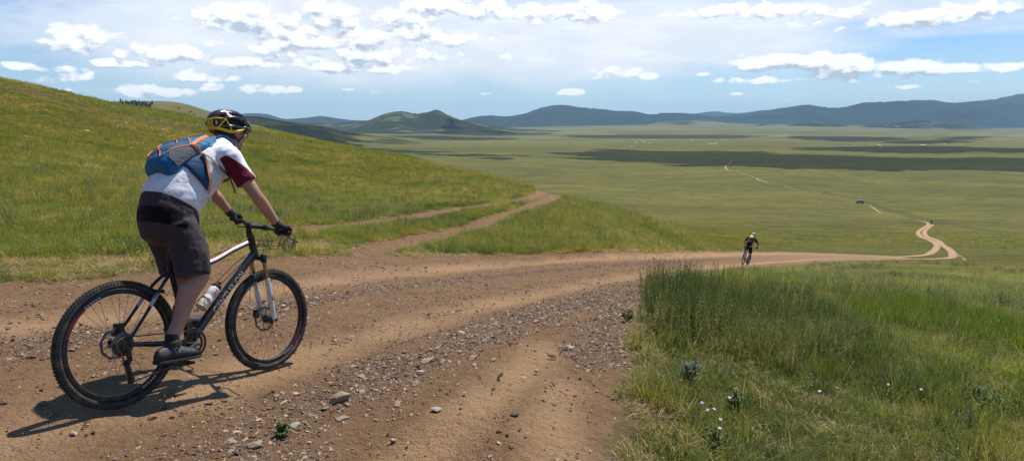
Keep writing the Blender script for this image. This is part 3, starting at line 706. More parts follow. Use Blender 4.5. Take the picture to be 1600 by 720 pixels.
def wheel_parts(root, cx, disc_side, rear, M, hi=True, marks=True):
    w = empty('wheel', (cx, 0, RW)); w.parent = root
    na = 64 if hi else 28
    A = np.linspace(0, 2*np.pi, na, endpoint=False)
    t = MB()
    R = []
    tw = .024
    for a in A:
        c, s = math.cos(a), math.sin(a); ring = []
        for b in np.linspace(0, 2*np.pi, 14 if hi else 8, endpoint=False):
            rr_ = RW-.027 + .025*math.cos(b)*(1.0 if math.cos(b) > 0 else .75); y = tw*math.sin(b)
            ring.append((rr_*c, y, rr_*s))
        R.append(ring)
    t.rings(R, closed=True)
    if hi:
        for k in range(112):                 # tread knobs
            a = 2*np.pi*k/112
            for y, off, h in ((-.0190, .0, .008), (.0190, .0, .008), (-.008, .028, .007), (.008, .028, .007)):
                aa = a+off; rad = RW-.0035-(.0080 if abs(y) > .015 else 0)
                t.box((rad*math.cos(aa), y, rad*math.sin(aa)), (.0075, .007, .010), Matrix.Rotation(-aa, 3, 'Y'))
    t.build('tyre', M['tyre'], w, angle=50)
    r = MB(); rp = [(.320, -.011), (.313, -.0135), (.296, -.012), (.292, -.006), (.292, .006), (.296, .012), (.313, .0135), (.320, .011)]
    R = []
    for a in np.linspace(0, 2*np.pi, na*2 if hi else na, endpoint=False):
        R.append([(q*math.cos(a), y, q*math.sin(a)) for q, y in rp])
    r.rings(R, closed=True)
    rim = r.build('rim', M['rim'], w)
    if marks:
        for a0, a1 in ((-.78, -.18), (2.3, 2.9)):      # red arcs and white lettering on the side walls
            for y in (-.0142, .0142):
                m = MB(); aa = np.linspace(a0, a1, 14); V = []; F = []
                for a in aa: V += [(.297*math.cos(a), y*.98, .297*math.sin(a)), (.3125*math.cos(a), y*1.01, .3125*math.sin(a))]
                for k in range(13): F.append((2*k, 2*k+1, 2*k+3, 2*k+2))
                m.add(V, F); m.build('rim_stripe', M_DRED, rim)
        m = MB(); rr = random.Random(5)
        for base in (-1.15, 1.95):
            a = base
            for k in range(6):
                for q in range(2):
                    a += .018
                    for y in (-.0144, .0144):
                        V = []
                        for (da, rad) in ((0, .2985), (.009, .2985), (.015, .3115), (.006, .3115)): V.append(((rad)*math.cos(a+da), y, rad*math.sin(a+da)))
                        m.add(V, [(0, 1, 2, 3)])
                a += .022
        m.build('rim_lettering', M_WHITE, rim)
    s = MB(); ns = 32 if hi else 16
    for k in range(ns):
        side = -1 if k % 2 else 1; a = 2*np.pi*k/ns; off = (1 if (k//2) % 2 else -1)*1.35
        s.tube([(.024*math.cos(a+off), side*.028, .024*math.sin(a+off)), (.296*math.cos(a), side*.003, .296*math.sin(a))], .0011 if hi else .002, 5)
    s.build('spokes', M_SPOKE, w)
    h = MB(); h.lathe((0, 0, 0), (0, 1, 0), [(.008, -.062), (.012, -.06), (.014, -.045), (.030, -.034), (.030, -.028), (.017, -.022), (.016, .022), (.030, .028), (.030, .034), (.014, .045), (.012, .06), (.008, .062)], 20, cap=True)
    h.build('hub', M['metal'], w)
    if hi:
        d = MB(); n = 72; y = disc_side*.043
        V = []; F = []
        for i in range(n):                  # brake disc: wavy ring with slots and arms
            a = 2*np.pi*i/n; ro = .090+.003*math.sin(a*9); ri = .074+.003*math.sin(a*9+1)
            for yy in (y-.001, y+.001): V += [(ro*math.cos(a), yy, ro*math.sin(a)), (ri*math.cos(a), yy, ri*math.sin(a))]
        for i in range(n):
            p = 4*i; q = 4*((i+1) % n)
            F += [(p, q, q+1, p+1), (p+2, p+3, q+3, q+2), (p, p+2, q+2, q), (p+1, q+1, q+3, p+3)]
        d.add(V, F)
        for k in range(6):
            a = 2*np.pi*k/6; d.tube([(.028*math.cos(a), y, .028*math.sin(a)), (.076*math.cos(a+.35), y, .076*math.sin(a+.35))], .003, 6)
        d.build('brake_disc', M_STEEL if rear else M_CASS, w)
    if rear:
        c = MB(); y = -.026
        for k in range(9 if hi else 4):
            rad = .068-.0060*k*(1 if hi else 2); nt = 40 if hi else 16
            yy = y-.0038*k*(1 if hi else 2); V = []; F = []
            for i in range(nt*2):
                a = np.pi*i/nt; q = rad+(.003 if i % 2 else -.001)
                V += [(q*math.cos(a), yy, q*math.sin(a)), (q*math.cos(a), yy-.0018, q*math.sin(a))]
            for i in range(nt*2): F.append((2*i, 2*((i+1) % (nt*2)), 2*((i+1) % (nt*2))+1, 2*i+1))
            F.append(tuple(range(0, nt*4, 2))); F.append(tuple(range(1, nt*4, 2))[::-1])
            c.add(V, F)
        c.build('cassette', M_CASS, w, angle=30)
    return w

def text_mesh(body, size, depth=.0006):
    cu = bpy.data.curves.new('t', 'FONT'); cu.body = body; cu.size = size; cu.extrude = depth; cu.align_x = 'CENTER'; cu.align_y = 'CENTER'; cu.resolution_u = 3
    cu.offset = size*.018
    o = bpy.data.objects.new('t', cu); COL.objects.link(o); dg = bpy.context.evaluated_depsgraph_get(); dg.update()
    me = bpy.data.meshes.new_from_object(o.evaluated_get(dg)); bpy.data.objects.remove(o); bpy.data.curves.remove(cu)
    return me

def make_bike(mtx, label, hi=True, colours=None, bar_turn=-11, bar_roll=0, crank_a=None, group=None):
    M = dict(tyre=M_TYRE, rim=M_BLKM, metal=M_BLKM, frame=M_BLACK, fork=M_WHITE, saddle=M_BLKR)
    if colours: M.update(colours)
    root = empty('mountain_bike', (0, 0, 0), label, 'bicycle', group); root.matrix_world = mtx
    n = 16 if hi else 8
    BB = np.array([.455, 0, .300]); HT = np.array([.962, 0, .975]); HB = np.array([.998, 0, .840]); AX = np.array([0, 0, RW]); AXF = np.array([1.12, 0, RW])
    ST = np.array([.325, 0, .800])     # seat tube top
    wr = wheel_parts(root, 0, 1, True, M, hi, hi); wf = wheel_parts(root, 1.12, 1, False, M, hi, hi)
    wf.rotation_euler = (0, 0, R_(-2))
    # frame
    f = MB()
    f.tube(sm([HB+[-.004, 0, .02], [.80, 0, .665], [.62, 0, .480], BB+[.02, 0, .02]], 5), [.026]*5+[.028]*5+[.029]*5+[.028], n)       # down tube
    f.tube(sm([HT+[.006, 0, -.03], [.80, 0, .885], [.60, 0, .805], ST+[.0, 0, -.035]], 4), .0185, n)      # top tube
    f.tube([BB, ST], [.019, .018], n)
    f.tube([HT+[-.004, 0, .012], HT, HB, HB+[.003, 0, -.012]], [.026, .024, .027, .028], n)
    f.lathe(BB, (0, 1, 0), [(.024, -.046), (.026, -.04), (.026, .04), (.024, .046)], 20, cap=True)
    for s in (-1, 1):
        f.tube(sm([ST+[.0, s*.016, -.03], [.235, s*.045, .685], [.12, s*.060, .53], AX+[.01, s*.066, .02]], 4), [.0105]*4+[.010]*4+[.009]*4+[.008], n)
        f.tube(sm([BB+[-.02, s*.03, .0], [.28, s*.047, .327], [.14, s*.062, .345], AX+[.01, s*.066, 0]], 4), [.014]*4+[.012]*4+[.010]*4+[.009], n)
        f.box(AX+[.0, s*.066, 0], (.055, .007, .045))
        f.tube([ST+[.0, -.016, -.035], ST+[.0, .016, -.035]], .012, n)
    f.box((.245, 0, .655), (.02, .09, .02))
    fr = f.build('frame', M['frame'], root)
    if hi:
        # top-tube stripes: red above, white along the side
        tt = sm([HT+[.006, 0, -.03], [.80, 0, .885], [.60, 0, .805], ST+[.0, 0, -.035]], 4)
        for nm, a0, a1, mt in (('red_stripe', 62, 100, M_RED), ('white_stripe', 5, 58, M_WHITE)):
            s = MB(); V = []; F = []; pts = tt[1:9]
            for k, p in enumerate(pts):
                d = (tt[min(k+2, len(tt)-1)]-tt[k]); d /= np.linalg.norm(d); up = np.cross(d, [0, -1, 0]); up *= np.sign(up[2])
                for a in np.linspace(R_(a0), R_(a1), 5): V.append(p+.0192*(math.cos(a)*np.array([0, -1, 0])+math.sin(a)*up))
            for k in range(len(pts)-1):
                for q in range(4): F.append((k*5+q, k*5+q+1, (k+1)*5+q+1, (k+1)*5+q))
            s.add(V, F); s.build(nm, mt, fr)
        # lettering up the down tube
        me = text_mesh('CENTURION', .054); dv = np.array([.62, 0, .480])-np.array([.80, 0, .665]); dv = -dv/np.linalg.norm(dv)
        upv = np.cross(dv, [0, -1, 0]); upv = -upv if upv[2] < 0 else upv
        c = np.array([.745, 0, .6065]); o = link_mesh('lettering', me, simple('frame_lettering', (.26, .265, .27), .5), fr, smooth=False)
        X = Vector(dv)*1.12; Y = Vector(upv)*.80; Zv = Vector((0, -1, 0))
        mm = Matrix(((X[0], Y[0], Zv[0], 0), (X[1], Y[1], Zv[1], 0), (X[2], Y[2], Zv[2], 0), (0, 0, 0, 1)))
        me.transform(Matrix.Translation((c[0], 0, c[2])) @ mm)
        # wrap the letters round the tube
        for v in me.vertices:
            p = np.array(v.co)-c; h = float(np.dot(p, upv)); h = max(-.0285, min(.0285, h)); y = -math.sqrt(max(0, .0296**2-h**2))-(.0008 if v.co.y < -.0 else 0)
            v.co.y = y
        # grey flash on the stays
        for sd_ in (-1, 1): s = MB(); s.tube([(.15, sd_*.0575, .572), (.205, sd_*.0495, .645)], .0115, 8); s.build('grey_flash', M_LET, fr)
    # fork
    k = MB()
    k.lathe((0, 0, 0), (0, 0, 1), [], 4) if False else None
    ax = (HT-HB)/np.linalg.norm(HT-HB); cr = HB-ax*.03
    for s in (-1, 1): k.tube([cr+[0.012, s*.062, .012], cr+[0.016, s*.062, -.02]], [.021, .021], n)
    k.tube(sm([cr+[.012, -.062, .0], cr+[.0, -.03, .012], cr+[.0, .03, .012], cr+[.012, .062, .0]], 3), .017, n)
    fk = MB(); STN = []; lower_top = []
    for s in (-1, 1):
        a = cr+[.014, s*.062, 0]; b = AXF+[-.012, s*.062, .03]; mid = a+(b-a)*.34
        st_ = MB(); st_.tube([a, mid+(b-a)*.04], .0145, n); STN.append(st_)
        fk.tube([mid, mid+(b-a)*.03, b, AXF+[0, s*.062, -.012]], [.020, .0185, .0165, .010], n); lower_top.append(mid)
    fork = k.build('fork', M['metal'], root); [q.build('stanchion', M_GOLD, fork) for q in STN]; fk.tube(sm([lower_top[0]+[0, 0, -.02], lower_top[0]*.5+lower_top[1]*.5+[.035, 0, .045], lower_top[1]+[0, 0, -.02]], 5), .010, 8)
    low = fk.build('fork_leg', M['fork'], fork)
    if hi:
        for s in (-1, 1): kn = MB(); kn.lathe(cr+[.013, s*.062, .012], (0, 0, 1), [(.022, 0), (.022, .02), (.017, .028), (.012, .03)], 16, cap=True); kn.build('fork_cap', M_BLKM, fork)
        kn = MB(); kn.lathe(AXF+[0, -.062, 0], (0, -1, 0), [(.012, 0), (.012, .016), (.008, .02)], 14, cap=True)
        kn.build('axle_cap', M_BLKM, fork)
        kn = MB(); kn.box(AXF+[-.06, .062, .045], (.035, .025, .06)); kn.build('brake_caliper', M_BLKM, fork)
        dk = MB(); p = (lower_top[0]*.45+(AXF+[-.012, -.062, .03])*.55)
        for q, (h, t_) in enumerate(((0, .010), (.016, .006), (.028, .003))): dk.box(p+[.0, -.0185, h], (.018, .002, t_), Matrix.Rotation(R_(25), 3, 'Y'))
        dk.build('fork_decal', M_BLKM, fork)
    # cockpit, turned a little
    cp0 = HT+ax*.085
    stem_c = cp0+[.128, 0, -.012]
    TM = Matrix.Translation(Vector(cp0)) @ Matrix.Rotation(R_(bar_roll), 4, 'X') @ Matrix.Rotation(R_(bar_turn), 4, 'Z') @ Matrix.Translation(-Vector(cp0))
    def turned(mb): mb.v = [tuple(TM @ Vector(p)) for p in mb.v]; return mb
    s = MB(); s.tube([HT+ax*.0, HT+ax*.035, HT+ax*.10], [.0225, .019, .019], n); s.tube([cp0+[-.012, 0, -.002], stem_c], [.018, .016], n); s.lathe(stem_c, (0, 1, 0), [(.021, -.024), (.022, -.02), (.022, .02), (.021, .024)], 16, cap=True)
    s.lathe(HT+ax*.10, ax, [(.019, 0), (.016, .006), (.0, .007)], 16)
    turned(s).build('stem', M_BLKM, root)
    if hi:
        s = MB(); s.box(cp0+[.055, -.0, .0125], (.05, .014, .003), Matrix.Rotation(R_(-9), 3, 'Y'))
        for q in (-1, 1): s.lathe(stem_c+[.018, q*.014, .014], (1, 0, .6), [(.0035, 0), (.0035, .008)], 8, cap=True)
        turned(s).build('stem_bolt', M_STEEL, root)
    bar = [stem_c+[0, y, 0] for y in (-.03, .03)]
    BARP = sm([stem_c+[-.045, -.36, .012], stem_c+[-.030, -.22, .008], stem_c+[-.008, -.09, .002], stem_c, stem_c+[-.008, .09, .002], stem_c+[-.030, .22, .008], stem_c+[-.045, .36, .012]], 4)
    b = MB(); b.tube(BARP, [.0115 if abs(p[1]) > .08 else .0155 for p in BARP], n); hb = turned(b).build('handlebar', M['metal'], root)
    for sd_ in (-1, 1):
        g_ = MB(); P = [stem_c+[-.045, sd_*.372, .012], stem_c+[-.0445, sd_*.368, .012], stem_c+[-.032, sd_*.245, .009]]
        g_.tube(P, [.012, .0165, .0155], n); turned(g_).build('grip', M_BLKR, hb)
        l = MB(); c0 = stem_c+[-.024, sd_*.205, .007]
        l.box(c0+[.012, 0, -.006], (.036, .034, .030)); l.box(c0+[.018, -sd_*.03, -.01], (.03, .028, .028))
        lp = sm([c0+[.03, 0, -.012], c0+[.055, sd_*.03, -.030], c0+[.048, sd_*.10, -.045], c0+[.045, sd_*.175, -.055]], 4)
        l.tube(lp, [.007]*4+[.0062]*4+[.0055]*4+[.006], 8); turned(l).build('brake_lever', M_BLKM, hb)
    if hi:
        c = MB(); c0 = stem_c+[.012, -.19, 0]; c1 = stem_c+[.012, .19, 0]
        c.tube(sm([c0, c0+[.09, .05, -.03], c0+[.10, .13, -.12], HB+[.06, .03, .06], cr+[.02, .06, -.02], AXF+[-.06, .066, .10]], 6), .0026, 6)
        c.tube(sm([c0+[-.01, .02, 0], c0+[.07, .09, -.06], c0+[.08, .17, -.16], HB+[.03, -.03, .09], HB+[-.05, -.031, -.0], [.62, -.033, .50]], 6), .0024, 6)
        c.tube(sm([c1, c1+[.09, -.08, -.05], c1+[.10, -.16, -.15], HB+[.05, .03, .03], HB+[-.07, .031, -.03], [.62, .033, .50]], 6), .0024, 6)
        c.tube(sm([c1+[-.01, .02, 0], c1+[.11, -.07, -.02], c1+[.12, -.17, -.09], HT+[.05, .02, -.03], HT+[-.04, .022, -.05], [.62, .021, .795]], 6), .0024, 6)
        turned(c).build('cable', M_BLKR, root)
    # saddle
    s = MB(); SAD = np.array([.215, 0, .985]); R = []
    for x, hw, zt, th in ((-.005, .035, .006, .022), (.0, .062, .012, .035), (.03, .074, .016, .045), (.08, .066, .010, .045), (.13, .040, .003, .040), (.19, .024, .0, .035), (.245, .020, -.002, .030), (.262, .012, -.008, .018)):
        ring = []
        for t in np.linspace(0, 2*np.pi, 16, endpoint=False):
            c, s_ = math.cos(t), math.sin(t); ring.append(SAD+[x, hw*c, zt-th/2+th/2*s_*(1 if s_ > 0 else 1.1)+(-.012*c*c)])
        R.append(ring)
    s.rings(R); sdl = s.build('saddle', M['saddle'], root, angle=180)
    s = MB()
    for q in (-1, 1): s.tube(sm([SAD+[.02, q*.03, -.03], SAD+[.07, q*.022, -.055], SAD+[.15, q*.022, -.055], SAD+[.22, q*.012, -.03]], 3), .0035, 6)
    s.box(SAD+[.005, -.02, -.012], (.016, .04, .018)) if hi else None
    s.build('saddle_rail', M_STEEL, sdl)
    s = MB(); s.tube([ST+[.004, 0, -.02], SAD+[.095, 0, -.07]], .0155, n); s.box(SAD+[.10, 0, -.058], (.045, .05, .022)); s.build('seatpost', M_BLKM, root)
    # drive train
    ca = crank_a if crank_a is not None else math.atan2(-.085, -.135)
    c = MB(); 
    for rad, y in (((.086, -.050), (.066, -.043)) if hi else ((.078, -.05),)):
        nt = 38; V = []; F = []
        for i in range(nt*2):
            a = np.pi*i/nt; q = rad+(.003 if i % 2 else -.001)
            for yy in (y, y-.0022): V += [BB+[q*math.cos(a), yy, q*math.sin(a)], BB+[(rad-.016)*math.cos(a), yy, (rad-.016)*math.sin(a)]]
        N2 = nt*2
        for i in range(N2):
            p = 4*i; q = 4*((i+1) % N2); F += [(p, q, q+1, p+1), (p+2, p+3, q+3, q+2), (p, p+2, q+2, q), (p+1, q+1, q+3, p+3)]
        c.add(V, F)
    for k in range(4):
        a = ca+math.pi/4+k*math.pi/2; c.tube([BB+[0, -.055, 0], BB+[.062*math.cos(a), -.050, .062*math.sin(a)]], [.012, .006], 8)
    cs = c.build('chainring', M_BLKM, root, angle=30)
    PED = []
    for s, a in ((-1, ca), (1, ca+math.pi)):
        e = BB+np.array([.170*math.cos(a), s*.078, .170*math.sin(a)])
        c = MB(); c.tube([BB+[0, s*.060, 0], BB*.5+e*.5+[0, s*.008, 0], e], [.017, .012, .014], 10); c.lathe(BB, (0, s, 0), [(.014, .05), (.017, .066), (.010, .070)], 14, cap=True)
        ar = c.build('crank_arm', M_CASS if hi else M_BLKM, root)
        p = MB(); pc = e+[0, s*.058, 0]; p.tube([e, pc+[0, s*.05, 0]], .006, 8)
        for dx in (-.040, .040): p.box(pc+[dx, 0, 0], (.012, .085, .016))
        for dy in (-.04, .0, .04): p.box(pc+[0, dy, 0], (.086, .008, .014))
        p.build('pedal', M_BLKM, root, angle=30); PED.append(pc)
    ch = MB(); cy_ = -.048; th = np.linspace(math.pi/2-.25, -math.pi/2-.1, 14)
    P = [AX+[.050*math.cos(a), cy_, .045*math.sin(a)] for a in np.linspace(math.pi/2+.1, math.pi*1.35, 8)]
    DJ = np.array([.005, cy_-.004, .262]); DL = np.array([.030, cy_-.004, .158])
    P += [DJ+[-.012, 0, .0], DL+[-.018, 0, 0], DL+[-.005, 0, -.017], DL+[.012, 0, -.012]] + [BB+[.086*math.cos(a), cy_, .086*math.sin(a)] for a in np.linspace(-math.pi/2-.15, math.pi/2+.05, 14)]
    ch.tube(P, .0042, 6, closed=True); ch.build('chain', M_CASS, root)
    d = MB(); d.tube([AX+[.0, -.068, -.012], DJ+[.012, -.014, .02], DJ+[0, -.010, 0]], [.012, .015, .012], 10)
    for q in (-.008, .008): d.tube([DJ+[0, q, 0], DL+[0, q, 0]], [.010, .011], 8)
    for q in (DJ, DL): d.lathe(q, (0, 1, 0), [(.020, -.006), (.022, 0), (.020, .006)], 14, cap=True)
    d.build('rear_derailleur', M_BLKM, root)
    if hi:
        d = MB(); d.box(BB+[-.03, -.035, .11], (.04, .022, .07)); d.box(BB+[-.02, -.052, .085], (.085, .006, .03)); d.box(BB+[-.02, -.040, .085], (.085, .004, .03)); d.build('front_derailleur', M_BLKM, root)
        d = MB(); d.box((.03, .055, .455), (.05, .03, .055)); d.box((.012, .055, .43), (.03, .035, .04)); d.build('brake_caliper', M_BLKM, root)
    return root, dict(BB=BB, PED=PED, TM=TM, stem_c=stem_c, SAD=SAD)
# ------------------------------------------------------------------ people
def skin_material(name='skin', base=(.46, .245, .165)):
    m, n, b = mat(name, base, .5)
    tc = n.new('ShaderNodeTexCoord').outputs['Object']
    c = n.mix(n.ramp(n.noise(tc, 9, 4), .35, .65), base, (base[0]*.92, base[1]*.78, base[2]*.74))
    c = n.mix(n.math('MULTIPLY', n.ramp(n.noise(tc, 150, 2), .55, .7), .25), c, (base[0]*.7, base[1]*.55, base[2]*.5))
    n.link(c, b.inputs['Base Color']); b.inputs['Subsurface Weight'].default_value = .12; b.inputs['Subsurface Radius'].default_value = (.01, .004, .002); b.inputs['Subsurface Scale'].default_value = 1
    bn = n.new('ShaderNodeBump'); bn.inputs['Strength'].default_value = .15; bn.inputs['Distance'].default_value = .002
    n.link(n.noise(tc, 220, 3), bn.inputs['Height']); n.link(bn.outputs[0], b.inputs['Normal'])
    return m
M_SKIN = skin_material()
def cloth(name, base, panels=None, rough=.85, weave=900, wr=.5, ws=14):
    """panels: list of (builder(n, xyz)->mask socket, colour)"""
    m, n, b = mat(name, base, rough, spec=.2)
    tc = n.new('ShaderNodeTexCoord').outputs['Object']
    c = n.mix(n.ramp(n.noise(tc, 18, 4), .3, .7), tuple(x*.90 for x in base), tuple(min(1, x*1.08) for x in base))
    if panels:
        s = n.new('ShaderNodeSeparateXYZ'); n.link(tc, s.inputs[0])
        for f, col in panels: c = n.mix(f(n, s.outputs), c, col)
    n.link(c, b.inputs['Base Color'])
    bn = n.new('ShaderNodeBump'); bn.inputs['Strength'].default_value = wr; bn.inputs['Distance'].default_value = .012
    st = n.new('ShaderNodeMapping'); n.link(tc, st.inputs[0]); st.inputs['Rotation'].default_value = (0, R_(35), 0); st.inputs['Scale'].default_value = (.35, 1, 1)
    h = n.math('ADD', n.noise(st.outputs[0], ws, 3, .45, dist=1.2), n.math('MULTIPLY', n.noise(tc, weave, 1), .03))
    n.link(h, bn.inputs['Height']); n.link(bn.outputs[0], b.inputs['Normal'])
    b.inputs['Sheen Weight'].default_value = .1
    return m
def halfspace(a, d, soft=.002):      # mask = dot(xyz, a) > d
    def f(n, xyz):
        v = n.math('ADD', n.math('ADD', n.math('MULTIPLY', xyz[0], a[0]), n.math('MULTIPLY', xyz[1], a[1])), n.math('MULTIPLY', xyz[2], a[2]))
        return n.ramp(v, d-soft, d+soft, interp='LINEAR')
    return f
def both(*fs):
    def f(n, xyz):
        r = fs[0](n, xyz)
        for g_ in fs[1:]: r = n.math('MULTIPLY', r, g_(n, xyz))
        return r
    return f
def V3(*a): return np.array(a, float)

def limb(mb, P, r, k=4, n=14):
    P = sm(P, k); rr_ = np.interp(np.linspace(0, len(r)-1, len(P)), range(len(r)), r)
    mb.tube(P, rr_, n)
    mb.ellipsoid(P[0], (rr_[0],)*3, n=12, m=8); mb.ellipsoid(P[-1], (rr_[-1],)*3, n=12, m=8)
def section(back, front, hw, n=22, sq=.88, cy=0.):
    """closed ring in the plane through a back point and a front point (x, z) with half width hw"""
    b = V3(back[0], cy, back[1]); f = V3(front[0], cy, front[1]); c = (b+f)/2; e = (f-b)/2
    out = []
    for t in np.linspace(0, 2*np.pi, n, endpoint=False):
        co, si = math.cos(t), math.sin(t)
        co = math.copysign(abs(co)**sq, co); si = math.copysign(abs(si)**sq, si)
        out.append(c+e*co+V3(0, hw, 0)*si)
    return out
def refine(secs, k=4):
    A = np.array([[s[0][0], s[0][1], s[1][0], s[1][1], s[2]] for s in secs]); B = sm(A, k)
    return [((q[0], q[1]), (q[2], q[3]), q[4]) for q in B]

TORSO = [((.195, 1.250), (.465, 1.125), .150), ((.215, 1.315), (.505, 1.158), .150), ((.265, 1.385), (.550, 1.215), .150), ((.345, 1.455), (.600, 1.270), .154), ((.440, 1.520), (.645, 1.330), .160),
         ((.530, 1.575), (.680, 1.390), .168), ((.605, 1.615), (.722, 1.460), .154), ((.655, 1.642), (.752, 1.530), .122), ((.685, 1.655), (.770, 1.585), .072)]
PELVIS = [((.190, 1.265), (.460, 1.140), .150), ((.160, 1.17), (.485, 1.085), .152), ((.160, 1.08), (.480, 1.03), .158), ((.185, .99), (.455, .97), .150), ((.25, .935), (.40, .92), .11)]

def grip_hand(sk, gl, center, axis, wrist, rad=.0165, side=-1):
    """palm on top of the grip, four fingers wrapping it, thumb under"""
    axis = axis/np.linalg.norm(axis)                      # outward along the bar
    u = wrist-center; u -= axis*np.dot(u, axis); u /= np.linalg.norm(u)      # towards the wrist
    v = np.cross(axis, u); v = v if v[0] > 0 else -v      # forward / down
    def P(a, r_, o): return center+axis*o+r_*(math.cos(a)*u+math.sin(a)*v)
    # palm: from the wrist to the knuckle row
    for o in (-.030, -.010, .010, .030):
        k = P(R_(48), rad+.026, o)
        for m_ in (sk, gl):
            e = .0035 if m_ is gl else 0
            limb(m_, [wrist+axis*o*.45, P(R_(14), rad+.030, o*.95), k], [.020+e, .0175+e, .0125+e], 3, 10)
    for i, (o, L) in enumerate(((-.033, .98), (-.011, 1.05), (.011, 1.0), (.032, .85))):
        rf = (.0098, .0098, .0095, .0085)[i]
        ks = [P(R_(48), rad+.024, o), P(R_(95), rad+.0155, o), P(R_(95+58*L), rad+.0105, o), P(R_(95+118*L), rad+.0095, o)]
        limb(sk, ks, [rf+.002, rf, rf*.95, rf*.85], 3, 9)
        limb(gl, ks[:2], [rf+.006, rf+.0035], 3, 9)
    th = [wrist*.45+P(R_(0), rad+.02, -.045)*.55, P(R_(-35), rad+.018, -.052), P(R_(-85), rad+.011, -.050), P(R_(-140), rad+.010, -.040)]
    limb(sk, th, [.016, .0125, .011, .0095], 3, 9); limb(gl, th[:3], [.019, .016, .0135], 3, 9)
    gl.tube(sm([wrist+(wrist-center)*.28, wrist, center*.35+wrist*.65], 3), [.031, .033, .031, .031, .030, .029, .028], 12)

def face_details(root, T, glasses=True, M_frame=None):
    mw = simple('eye_white', (.7, .68, .65), .2); mi = simple('iris_brown', (.06, .035, .02), .2); mbr = simple('brow_hair', (.05, .03, .02), .8)
    for s in (-1, 1):
        e = MB(); e.ellipsoid(T @ Vector((.079, s*.031, .008)), (.0125, .0125, .0125), n=12, m=8); eo = e.build('eye', mw, root)
        e = MB(); e.ellipsoid(T @ Vector((.0885, s*.031, .008)), (.004, .0055, .0055), n=10, m=6); e.build('iris', mi, eo)
    l = MB(); l.tube(sm([T @ Vector(p) for p in ((.082, -.024, -.066), (.093, -.010, -.063), (.0955, 0, -.0645), (.093, .010, -.063), (.082, .024, -.066))], 4), [.002]+[.0055]*15+[.002], 8)
    l.build('mouth', simple('lips', (.33, .11, .09), .5), root)
    for s in (-1, 1):
        b = MB(); b.tube(sm([T @ Vector(p) for p in ((.091, s*.014, .030), (.092, s*.030, .036), (.080, s*.050, .030))], 3), .0035, 6)
        b.build('eyebrow', mbr, root)

